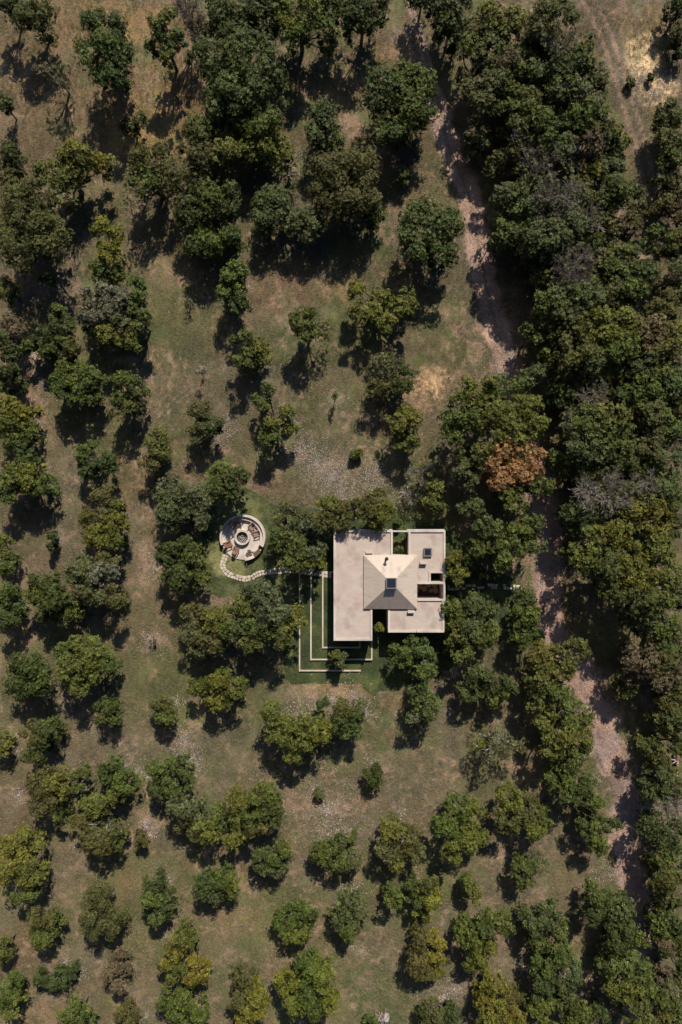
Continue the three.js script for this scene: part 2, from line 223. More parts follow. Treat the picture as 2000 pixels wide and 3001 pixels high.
// ---------------------------------------------------------------- the house: low plastered wings round a pyramid roof
const HT = 3.5, RF = 3.34;                          // parapet top, roof deck
{
  const house = new THREE.Group(); house.position.set(mx(1145, HT), 0, mz(1705, HT));
  top(house, 'house', 'flat roofed beige plaster house with a central pyramid roof', 'house');
  const ox = house.position.x, oz = house.position.z;
  const bx = (u0, v0, u1, v1, y0, y1, h = HT, grow = 0) => boxG(mx(u0, h) - ox - grow, y0, mz(v0, h) - oz - grow, mx(u1, h) - ox + grow, y1, mz(v1, h) - oz + grow);
  const roofs = [];
  const wing = (rects, deck = true) => {
    for (const [u0, v0, u1, v1] of rects) {
      part(house, 'wall', bx(u0, v0, u1, v1, 0, RF - .06), wallMat);
      if (deck) part(house, 'roof', bx(u0, v0, u1, v1, RF - .06, RF), roofMat);
    }
  };
  wing([[978.5, 1553, 1091.7, 1877], [1091.7, 1553, 1151.6, 1628]]);                       // long wing and its return
  wing([[1198, 1553, 1306, 1679], [1198, 1679, 1263, 1710.5]]);                            // wing by the wood
  wing([[1138, 1757, 1303, 1853]]);                                                        // wing with the short side
  wing([[1263, 1705, 1300.5, 1710.5], [1300.5, 1679, 1306, 1757]], false);                 // walls that close the light well and the patio
  part(house, 'wall', bx(1067.5, 1627, 1222.5, 1783, 0, RF + .2, RF + .26), wallMat, 'block under the pyramid roof');
  const P = (u0, v0, u1, v1, y1 = HT) => part(house, 'parapet', bx(u0, v0, u1, v1, RF - .12, y1, HT, .004), wallMat);
  for (const r of [[978.5, 1553, 984.3, 1757.3], [978.5, 1759.2, 984.3, 1877], [984.5, 1553, 1145.8, 1559], [1146, 1553, 1151.6, 1625.5], [984.5, 1871, 1085.8, 1877], [1086, 1786.5, 1091.7, 1877],
    [1203.7, 1553, 1300.3, 1559], [1198, 1553, 1203.5, 1625.5], [1300.5, 1553, 1306, 1760], [1224, 1705.2, 1300.3, 1711], [1258, 1674, 1300.3, 1679], [1258, 1679.3, 1263, 1705],
    [1224, 1755, 1300.3, 1760.5], [1297.3, 1760.7, 1303, 1853], [1143.7, 1847.3, 1219.8, 1853], [1222, 1847.3, 1297.1, 1853], [1138, 1788.5, 1143.5, 1853]]) P(...r);
  part(house, 'beam', bx(1151.8, 1554, 1197.8, 1558.5, RF - .25, HT - .03), wallMat, 'plaster beam bridging the planted court');
  // thin coping ledges outside the entrance front
  part(house, 'ledge', bx(981, 1550.6, 1151, 1552.8, 3.05, 3.13), wallMat); part(house, 'ledge', bx(1195, 1550.6, 1304, 1552.8, 3.05, 3.13), wallMat);
  // the pyramid
  const EV = RF + .26, AP = 5.34, e = [mx(1066.5, EV) - ox, mx(1223.3, EV) - ox, mz(1626, EV) - oz, mz(1784.3, EV) - oz], a = [mx(1132, AP) - ox, mx(1163, AP) - ox, mz(1693, AP) - oz, mz(1724.5, AP) - oz];
  part(house, 'eave', boxG(e[0], EV - .14, e[2], e[1], EV - .003, e[3]), wallMat);
  const E = [[e[0], EV, e[2]], [e[1], EV, e[2]], [e[1], EV, e[3]], [e[0], EV, e[3]]], A = [[a[0], AP, a[2]], [a[1], AP, a[2]], [a[1], AP, a[3]], [a[0], AP, a[3]]];
  const pyramid = new THREE.Group(); pyramid.name = 'pyramid_roof'; house.add(pyramid);
  for (let k = 0; k < 4; k++) {
    const q = [E[k], E[(k + 1) % 4], A[(k + 1) % 4], A[k]], g = new THREE.BufferGeometry(); g.setAttribute('position', new THREE.BufferAttribute(new Float32Array(q.flat()), 3)); g.setIndex([0, 2, 1, 0, 3, 2]);
    const along = k % 2; g.setAttribute('uv', new THREE.BufferAttribute(new Float32Array(q.flatMap(([x, y, z]) => along ? [z * 1.3 + k * 2.2, x * 1.25] : [x * 1.3 + k * 3.1, z * 1.25])), 2)); g.computeVertexNormals();
    part(pyramid, 'roof_slope', g, pyramidMat);
  }
  const skylight = (u0, v0, u1, v1, y0, y1, fw) => {
    const g = new THREE.Group(); g.name = 'skylight'; house.add(g);
    const X0 = mx(u0, y1) - ox, X1 = mx(u1, y1) - ox, Z0 = mz(v0, y1) - oz, Z1 = mz(v1, y1) - oz;
    part(g, 'curb', boxG(X0 + .03, y0, Z0 + .03, X1 - .03, y1 - .07, Z1 - .03), wallMat);
    part(g, 'frame', mergeGeometries([boxG(X0, y1 - .08, Z0, X1, y1, Z0 + fw), boxG(X0, y1 - .08, Z1 - fw, X1, y1, Z1), boxG(X0, y1 - .08, Z0 + fw, X0 + fw, y1, Z1 - fw), boxG(X1 - fw, y1 - .08, Z0 + fw, X1, y1, Z1 - fw)]), metalMat);
    part(g, 'pane', boxG(X0 + fw, y1 - .06, Z0 + fw, X1 - fw, y1 - .03, Z1 - fw), glassMat);
  };
  skylight(1132, 1693, 1163, 1725, AP - .05, AP + .3, .11);
  skylight(1242, 1605, 1266.5, 1630.5, RF, RF + .28, .13);
  // stove pipe with a cap
  const pipe = new THREE.Group(); pipe.name = 'stove_pipe'; pipe.position.set(mx(1132.5, 4.2) - ox, 0, mz(1636, 4.2) - oz); house.add(pipe);
  part(pipe, 'flue', new THREE.CylinderGeometry(.1, .1, 1.5, 14).translate(0, 4.35, 0), darkMetal); part(pipe, 'rain_cap', new THREE.CylinderGeometry(.05, .2, .16, 16).translate(0, 5.15, 0), darkMetal); part(pipe, 'collar', new THREE.CylinderGeometry(.2, .2, .1, 16).translate(0, 4.98, 0), darkMetal);
  // vent hoods: open towards the shade side
  for (const [u, v, hh] of [[1083, 1617.5, .26], [1242, 1649, .5], [1205.5, 1792.5, .4]]) {
    const g = new THREE.Group(); g.name = 'roof_vent'; house.add(g); const y = RF + hh, X = mx(u, y) - ox, Z = mz(v, y) - oz;
    part(g, 'hood', mergeGeometries([boxG(X - .36, RF, Z - .14, X - .31, y - .05, Z + .13), boxG(X + .31, RF, Z - .14, X + .36, y - .05, Z + .13), boxG(X - .31, RF, Z - .14, X + .31, y - .05, Z - .09), boxG(X - .38, y - .05, Z - .16, X + .38, y, Z + .15)]), wallMat);
    part(g, 'grille', boxG(X - .31, RF + .02, Z + .04, X + .31, y - .06, Z + .06), darkMetal);
  }
  // sunken patio by the kitchen and the small light well: earth floor and flagstones
  const earth = std({ color: new THREE.Color().setRGB(.07, .05, .045), roughness: 1 }), slab = std({ color: new THREE.Color().setRGB(.36, .22, .17), roughness: .9 });
  part(house, 'patio_floor', bx(1222, 1711, 1301, 1755, .02, .1, 0), earth); 
  const r = rng(8);
  for (const [u, v, s] of [[1240, 1727, 9], [1255, 1735, 9.5], [1268, 1723, 9], [1287, 1724, 9], [1289, 1740, 9], [1231, 1742, 7], [1274, 1741, 6]]) {
    const sh = new THREE.Shape(); for (let k = 0; k < 7; k++) { const t = k / 7 * 6.283, R = ms(s) * (.75 + .4 * r()); k ? sh.lineTo(Math.cos(t) * R, Math.sin(t) * R) : sh.moveTo(R, 0); }
    part(house, 'flagstone', new THREE.ExtrudeGeometry(sh, { depth: .05, bevelEnabled: true, bevelSize: .015, bevelThickness: .015, bevelSegments: 1 }).rotateX(-Math.PI / 2).translate(mx(u, 0) * .955 - ox, .1, mz(v, 0) * .955 - oz), slab);
  }
  // doors and windows that open on the two courts and on the terraces
  const glazed = (x, z, w, h, y, alongX) => { const g = new THREE.Group(); g.name = 'window'; house.add(g); g.position.set(x, y, z); if (!alongX) g.rotation.y = Math.PI / 2; part(g, 'frame', mergeGeometries([boxG(-w / 2, 0, -.03, -w / 2 + .07, h, .04), boxG(w / 2 - .07, 0, -.03, w / 2, h, .04), boxG(-w / 2 + .07, h - .07, -.03, w / 2 - .07, h, .04), boxG(-w / 2 + .07, 0, -.03, w / 2 - .07, .07, .04)]), darkMetal); part(g, 'pane', boxG(-w / 2 + .07, .07, -.012, w / 2 - .07, h - .07, .012), glassMat); };
  const wz = (v) => mz(v, HT) - oz, wx = (u) => mx(u, HT) - ox;
  glazed(wx(978.5), wz(1640), 2.4, 2.2, .05, false); glazed(wx(978.5), wz(1790), 3, 2.2, .05, false); glazed(wx(1035), wz(1877), 2.6, 2.2, .05, true); glazed(wx(1220), wz(1853), 2.2, 1.6, .8, true); glazed(wx(1040), wz(1553), 2, 1.4, 1, true); glazed(wx(1250), wz(1553), 1.6, 1.4, 1, true);
}

// ---------------------------------------------------------------- terraced lawn with three low white walls
{
  const wl = std({ map: wlT, bumpMap: wlB, bumpScale: .006, roughness: .9, color: new THREE.Color().setRGB(1.02, .99, .93) });
  const lv = [.17, .31, .43];
  const terr = [[878, 1648, 1060, 1966], [912, 1656, 1093, 1933], [946, 1674, 1057, 1899]];
  const wallsOf = [
    [[876.8, 1648, 880.6, 1967.4], [880.7, 1962.6, 1058, 1966.8]],
    [[909.8, 1655, 914, 1934.4], [914.2, 1930, 1092.2, 1934], [1088.2, 1870, 1092.2, 1929.9]],
    [[944.4, 1674, 948.6, 1899.4], [948.8, 1895, 1057, 1899], [1053, 1866, 1057, 1894.8], [948.8, 1674, 979, 1677.6]],
  ];
  terr.forEach(([u0, v0, u1, v1], k) => {
    const y = lv[k];
    const g = groundUV(boxG(mx(u0 + 1, y), k ? lv[k - 1] - .02 : 0, mz(v0 + .5, y), mx(u1 - 1, y), y, mz(v1 - 1, y)));
    structure(new THREE.Mesh(g, groundMat), ['lawn_terrace_lower', 'lawn_terrace_middle', 'lawn_terrace_upper'][k], 'green lawn terrace held by a low white wall');
    const w = new THREE.Group();
    top(w, 'terrace_wall', ['outermost low white terrace wall, lowest step of the lawn', 'middle low white terrace wall of the stepped lawn', 'innermost low white terrace wall, beside the long house wing'][k], 'wall', { group: 'low white terrace walls' });
    for (const [a, b, c, d] of wallsOf[k]) part(w, 'wall_run', boxG(mx(a, y), 0, mz(b, y), mx(c, y), y + .06, mz(d, y)), wl);
  });
}

// ---------------------------------------------------------------- fire pit court
const FX = mx(714), FZ = mz(1574);
const stoneMat = (() => { const [t, b] = plasterTexture(47, [.60, .50, .41], [.66, .58, .48], [1.2, 1.2]); return std({ map: t, bumpMap: b, bumpScale: .012, roughness: .9 }); })();
function ringG(r0, r1, y0, y1, a0, a1, n = 48) {     // arc of a ring wall; angles measured from +x towards +z
  const pos = [], idx = [], uv = [];
  const quad = (a, b, c, d, l) => { const k = pos.length / 3; pos.push(...a, ...b, ...c, ...d); uv.push(0, 0, l, 0, l, .4, 0, .4); idx.push(k, k + 1, k + 2, k, k + 2, k + 3); };
  const P = (r, y, a) => [r * Math.cos(a), y, r * Math.sin(a)];
  for (let i = 0; i < n; i++) { const p = lerp(a0, a1, i / n), q = lerp(a0, a1, (i + 1) / n), l = r1 * (q - p);
    quad(P(r0, y1, p), P(r0, y1, q), P(r1, y1, q), P(r1, y1, p), l); quad(P(r1, y0, p), P(r1, y1, p), P(r1, y1, q), P(r1, y0, q), l); quad(P(r0, y0, q), P(r0, y1, q), P(r0, y1, p), P(r0, y0, p), l); }
  if (a1 - a0 < 6.28) { quad(P(r0, y0, a0), P(r0, y1, a0), P(r1, y1, a0), P(r1, y0, a0), 1); quad(P(r1, y0, a1), P(r1, y1, a1), P(r0, y1, a1), P(r0, y0, a1), 1); }
  const g = new THREE.BufferGeometry(); g.setAttribute('position', new THREE.BufferAttribute(new Float32Array(pos), 3)); g.setAttribute('uv', new THREE.BufferAttribute(new Float32Array(uv), 2)); g.setIndex(idx); 
  const p = g.attributes.position, u = g.attributes.uv; for (let i = 0; i < p.count; i++) u.setXY(i, p.getX(i) + p.getY(i), p.getZ(i) + p.getY(i) * .7);
  g.computeVertexNormals(); return g;
}
const RAD = Math.PI / 180;
{
  const disc = new THREE.CylinderGeometry(2.62, 2.66, .09, 64).translate(0, .085, 0); { const p = disc.attributes.position, u = disc.attributes.uv; for (let i = 0; i < p.count; i++) u.setXY(i, p.getX(i), p.getZ(i)); }
  const floor = new THREE.Mesh(disc, stoneMat); floor.position.set(FX, 0, FZ); structure(floor, 'patio', 'round cream stone floor of the fire pit court');
  const Y = .13;
  const w = new THREE.Group(); w.position.set(FX, 0, FZ); top(w, 'curved_wall', 'curved cream seat wall arching round the fire pit court', 'wall');
  part(w, 'wall_arc', ringG(2.41, 2.64, .02, Y + .72, -200 * RAD, 25 * RAD, 72), stoneMat);
  part(w, 'bench_seat', ringG(2.02, 2.40, Y + .3, Y + .42, -196 * RAD, 24.7 * RAD, 64), stoneMat); part(w, 'bench_base', ringG(2.1, 2.39, .02, Y + .299, -196 * RAD, 24.6 * RAD, 64), stoneMat);
  const w2 = new THREE.Group(); w2.position.set(FX, 0, FZ); top(w2, 'curved_wall', 'short curved cream wall beside the firewood', 'wall');
  part(w2, 'wall_arc', ringG(2.4, 2.72, .02, Y + .55, 59 * RAD, 84 * RAD, 14), stoneMat);
  const wd = woodMat(.12, .075, .04, 3);
  [[31.5, .12], [48.5, .5]].forEach(([a, lid], k) => {
    const b = new THREE.Group(); b.position.set(FX + 2.45 * Math.cos(a * RAD), .1, FZ + 2.45 * Math.sin(a * RAD)); b.rotation.y = -a * RAD;
    top(b, 'wood_box', k ? 'brown lidded wooden box at the court edge' : 'open dark firewood bin at the court edge', 'box');
    part(b, 'side', mergeGeometries([boxG(-.22, 0, -.36, .22, .45, -.32), boxG(-.22, 0, .32, .22, .45, .36), boxG(.18, 0, -.32, .22, .45, .32), boxG(-.22, 0, -.32, -.18, .45, .32), boxG(-.18, .01, -.32, .18, .03, .32)]), k ? wd : darkMetal);
    if (k) part(b, 'lid', boxG(-.25, .452, -.39, .25, .49, .39), wd);
  });
  // fire bowl
  const f = new THREE.Group(); f.position.set(mx(712.5), .13, mz(1574)); top(f, 'fire_pit', 'round cream stone fire pit full of grey ash and coals', 'fire pit');
  part(f, 'ring', ringG(.66, .88, 0, .5, 0, Math.PI * 2, 56), stoneMat);
  const ash = std({ color: new THREE.Color().setRGB(.05, .045, .045), roughness: 1 }); part(f, 'ash_bed', new THREE.CylinderGeometry(.66, .66, .06, 32).translate(0, .04, 0), ash);
  const r = rng(71), coalMats = [[.42, .4, .4], [.2, .18, .17], [.06, .05, .05], [.3, .24, .22]].map((c) => std({ color: new THREE.Color().setRGB(...c), roughness: 1 })), coals = [];
  const coalG = [0, 1, 2].map((k) => { const g = new THREE.IcosahedronGeometry(.05, 0), p = g.attributes.position; for (let i = 0; i < p.count; i++) p.setXYZ(i, p.getX(i) * (.8 + .3 * k), p.getY(i) * .7, p.getZ(i)); return g; });
  for (let i = 0; i < 150; i++) { const a = r() * 6.283, q = Math.sqrt(r()) * .6, m = part(f, 'coal', coalG[i % 3], coalMats[(r() * 4) | 0]); m.position.set(q * Math.cos(a), .08 + (.6 - q) * .12 * r(), q * Math.sin(a)); m.rotation.set(r() * 3, r() * 6, r() * 3); m.scale.setScalar(.7 + r() * .9); }
  // firewood stacked by the short wall
  const fw = new THREE.Group(); fw.position.set(mx(734), .13, mz(1626.5)); fw.rotation.y = -.28 + Math.PI; top(fw, 'firewood_pile', 'small pile of split firewood logs on the patio', 'firewood');
  const bark = woodMat(.2, .12, .07, 9), bark2 = woodMat(.09, .06, .045, 12), logG = new THREE.CylinderGeometry(.045, .055, .5, 6).rotateZ(Math.PI / 2);
  for (let i = 0; i < 22; i++) { const m = part(fw, 'log', logG, i % 3 ? bark : bark2); m.position.set((r() - .5) * .62, .05 + .07 * (i / 8 | 0), ((i % 8) / 8 - .5) * .42 + (i > 17 ? .5 : 0)); m.rotation.y = (r() - .5) * 1.2; m.rotation.x = r() * 3; }
  // leaning shovel by the entrance of the court
  const sp = new THREE.Group(); sp.position.set(mx(724), .05, mz(1660)); top(sp, 'spade', 'pale handled spade leaning at the end of the short wall', 'spade');
  const pole = part(sp, 'handle', new THREE.CylinderGeometry(.025, .025, 1.1, 8).translate(0, .55, 0), woodMat(.5, .42, .32, 4)); const bl = part(sp, 'blade', boxG(-.1, 0, -.012, .1, .26, .012), darkMetal); sp.rotation.set(-1.05, .25, 0); sp.position.y = .08;
}
// chairs: slatted low armchairs of brown wood
function makeChair(wood) {
  const c = new THREE.Group(), slab = (x0, y0, z0, x1, y1, z1) => boxG(x0, y0, z0, x1, y1, z1);
  const seat = []; for (let i = 0; i < 5; i++) seat.push(slab(-.27, .36 - i * .022, .3 - i * .115, .27, .385 - i * .022, .405 - i * .115));
  part(c, 'seat', mergeGeometries(seat), wood);
  const back = new THREE.Group(); back.name = 'backrest'; back.position.set(0, .27, -.2); back.rotation.x = -.5; c.add(back);
  for (let i = -2; i <= 2; i++) part(back, 'back_slat', boxG(i * .108 - .05, 0, -.012, i * .108 + .05, .82 - Math.abs(i) * .045, .012), wood);
  part(back, 'rail', boxG(-.28, .5, -.045, .28, .58, -.014), wood);
  for (const s of [-1, 1]) {
    part(c, 'armrest', boxG(s * .36 - .07, .56, -.38, s * .36 + .07, .585, .42), wood);
    part(c, 'leg', boxG(s * .32 - .03, 0, .3, s * .32 + .03, .558, .4), wood);
    const g = new THREE.BoxGeometry(.04, .1, .95); g.rotateX(-.28).translate(s * .29, .22, -.12); part(c, 'leg', g, wood);
  }
  return c;
}
const chairWood = [woodMat(.22, .115, .07, 21), woodMat(.27, .17, .13, 22)];
const chairBase = [makeChair(chairWood[0]), makeChair(chairWood[1])];
[[683.5, 1536.5, 0, 1, 'brown slatted garden chair with its back to the shaded arc of the wall'], [699.5, 1531.5, 0, 1, 'brown slatted garden chair half under the tree shadow by the bench'], [738.5, 1543, 0, 1, 'pinkish brown slatted garden chair backed by the bench in sun'], [752, 1563, 0, 1, 'pinkish slatted garden chair beside the end of the curved bench'], [671, 1594, 0, 0, 'reddish brown garden chair at the court entrance, close to the curved wall'], [692, 1611, 0, 0, 'reddish brown garden chair beside the start of the stone path']].forEach(([u, v, , k, label]) => {
  const c = chairBase[k].clone(); c.scale.setScalar(.86); c.position.set(mx(u, .4), .131, mz(v, .4)); c.rotation.y = Math.atan2(mx(712.5) - c.position.x, mz(1574) - c.position.z); top(c, 'garden_chair', label, 'chair', { group: 'garden chairs round the fire pit' });
});

// ---------------------------------------------------------------- crazy paving paths: each stone its own piece
function stonePath(name, label, P, wid, step, seed, lift, mats, drop = 0) {
  const root = new THREE.Group(); root.name = name; root.userData = { kind: 'structure', label }; scene.add(root);
  const curve = new THREE.CatmullRomCurve3(P.map(([u, v]) => new THREE.Vector3(mx(u), 0, mz(v)))), L = curve.getLength(), N = Math.round(L / step), r = rng(seed), rows = [];
  for (let i = 0; i <= N; i++) { const t = clamp((i + (r() - .5) * .5) / N, 0, 1), p = curve.getPointAt(t), g = curve.getTangentAt(t), s = new THREE.Vector3(-g.z, 0, g.x), W = wid(i / N); const row = []; for (const [k, f] of [[0, -1], [1, (r() - .5) * .5], [2, 1]]) { const o = f * W * (k === 1 ? 1 : .85 + .35 * r()); row.push(new THREE.Vector3(p.x + s.x * o + g.x * (r() - .5) * step * .6, 0, p.z + s.z * o + g.z * (r() - .5) * step * .6)); } rows.push(row); }
  for (let i = 0; i < N; i++) for (let k = 0; k < 2; k++) {
    if (r() < drop) continue;
    const q = [rows[i][k], rows[i + 1][k], rows[i + 1][k + 1], rows[i][k + 1]], c = q.reduce((a, b) => a.clone().add(b)).multiplyScalar(.25);
    const pts = []; for (let n = 0; n < 4; n++) { const a = q[n], b = q[(n + 1) % 4]; pts.push(a.clone().lerp(b, .12), a.clone().lerp(b, .5 + (r() - .5) * .2).lerp(c, -.02 + r() * .1), a.clone().lerp(b, .88)); }
    const k2 = .68 + r() * .16, sh = new THREE.Shape(pts.map((p) => new THREE.Vector2((p.x - c.x) * k2, -(p.z - c.z) * k2)));
    const m = part(root, 'paving_stone', new THREE.ExtrudeGeometry(sh, { depth: .04, bevelEnabled: true, bevelThickness: .012, bevelSize: .012, bevelSegments: 1 }).rotateX(-Math.PI / 2), mats[(r() * mats.length) | 0]);
    m.position.set(c.x, lift(c.x, c.z) + r() * .012, c.z);
  }
}
const pave = [[.66, .58, .47], [.60, .51, .42], [.70, .63, .53]].map(([a, b, c], i) => { const m = stoneMat.clone(); m.color = new THREE.Color().setRGB(a / .56, b / .5, c / .42); return m; });
stonePath('stone_path', 'pale crazy paving path curling from fire pit to house', [[664, 1626], [654, 1648], [656, 1668], [672, 1683], [694, 1691], [718, 1696], [738, 1694], [752, 1684], [778, 1677], [815, 1673], [860, 1671], [905, 1676], [945, 1681], [972, 1684]], (t) => t < .12 ? .36 : .33, .36, 15, (x, z) => { const u = x * 25 + 1000, v = z * 25 + 1500; return v > 1645 && u > 945 ? .435 : u > 911 && v > 1652 ? .315 : u > 878 && v > 1646 ? .175 : .022; }, pave, .04);
stonePath('stone_path_east', 'shaded crazy paving path from house to dirt track', [[1312, 1722], [1345, 1722], [1390, 1719], [1430, 1717], [1480, 1720], [1512, 1721], [1536, 1722]], () => .3, .42, 19, () => .022, pave, .34);

// ---------------------------------------------------------------- trees
const KIND = {   // leaf colour (linear), its drift, leaf length, words
  g: { c: [.060, .080, .018], alt: [.092, .108, .021], L: .213, w: 'mid green' },
  d: { c: [.042, .057, .015], alt: [.064, .080, .019], L: .213, w: 'dark green' },
  b: { c: [.052, .070, .020], alt: [.084, .102, .031], L: .213, w: 'bluish green' },
  y: { c: [.100, .106, .017], alt: [.150, .140, .021], L: .213, w: 'yellow green' },
  yg: { c: [.080, .092, .018], alt: [.120, .122, .022], L: .213, w: 'bright green' },
  o: { c: [.066, .070, .020], alt: [.092, .090, .026], L: .18, w: 'olive' },
  w: { c: [.070, .082, .029], alt: [.102, .110, .042], L: .195, w: 'grey green' },
  p: { c: [.092, .098, .056], alt: [.135, .135, .085], L: .195, w: 'silvery' },
  r: { c: [.165, .092, .032], alt: [.265, .155, .056], L: .22, w: 'rust orange' },
  t: { c: [.092, .078, .038], alt: [.120, .098, .05], L: .18, w: 'brownish tan' },
};
const barkMat = std({ color: new THREE.Color().setRGB(.13, .105, .085), roughness: .95 }), paleBark = std({ color: new THREE.Color().setRGB(.34, .30, .27), roughness: .9 }), twigMat = std({ color: new THREE.Color().setRGB(.28, .24, .19), roughness: .9 }), twigDark = std({ color: new THREE.Color().setRGB(.19, .155, .13), roughness: .9 });
const leafMat = new THREE.MeshPhysicalMaterial({ color: 0xffffff, vertexColors: true, roughness: .55, transmission: .15, thickness: 0, side: THREE.DoubleSide, specularIntensity: .25 });
let leafTotal = 0; const LEAF = 1.18;
class Sticks {                                        // tapered bars joined into one mesh
  constructor() { this.p = []; this.i = []; }
  bar(a, b, r0, r1, n = 5) {
    const d = new THREE.Vector3().subVectors(b, a).normalize(), s = Math.abs(d.y) > .9 ? new THREE.Vector3(1, 0, 0) : new THREE.Vector3(0, 1, 0), x = new THREE.Vector3().crossVectors(d, s).normalize(), y = new THREE.Vector3().crossVectors(d, x), k = this.p.length / 3;
    for (let e = 0; e < 2; e++) for (let i = 0; i < n; i++) { const t = i / n * 6.2832, R = e ? r1 : r0, c = e ? b : a, cx = Math.cos(t) * R, cy = Math.sin(t) * R; this.p.push(c.x + x.x * cx + y.x * cy, c.y + x.y * cx + y.y * cy, c.z + x.z * cx + y.z * cy); }
    for (let i = 0; i < n; i++) { const j = (i + 1) % n; this.i.push(k + i, k + n + i, k + j, k + j, k + n + i, k + n + j); }
    return this;
  }
  bent(a, b, r0, r1, q, n = 5) { const m = a.clone().lerp(b, .5); const L = a.distanceTo(b) * .12; m.x += (q() - .5) * L * 2; m.z += (q() - .5) * L * 2; m.y += L * .5; this.bar(a, m, r0, (r0 + r1) / 2, n); this.bar(m, b, (r0 + r1) / 2, r1, n); return this; }
  build() { const g = new THREE.BufferGeometry(); g.setAttribute('position', new THREE.BufferAttribute(new Float32Array(this.p), 3)); g.setIndex(this.i); g.computeVertexNormals(); return g; }
}
const LAI = 2.55;
function sphereDir(q, low) { for (;;) { const y = q() * 2 - 1; if (y < low) continue; const a = q() * 6.2832, s = Math.sqrt(1 - y * y); return [s * Math.cos(a), y, s * Math.sin(a)]; } }
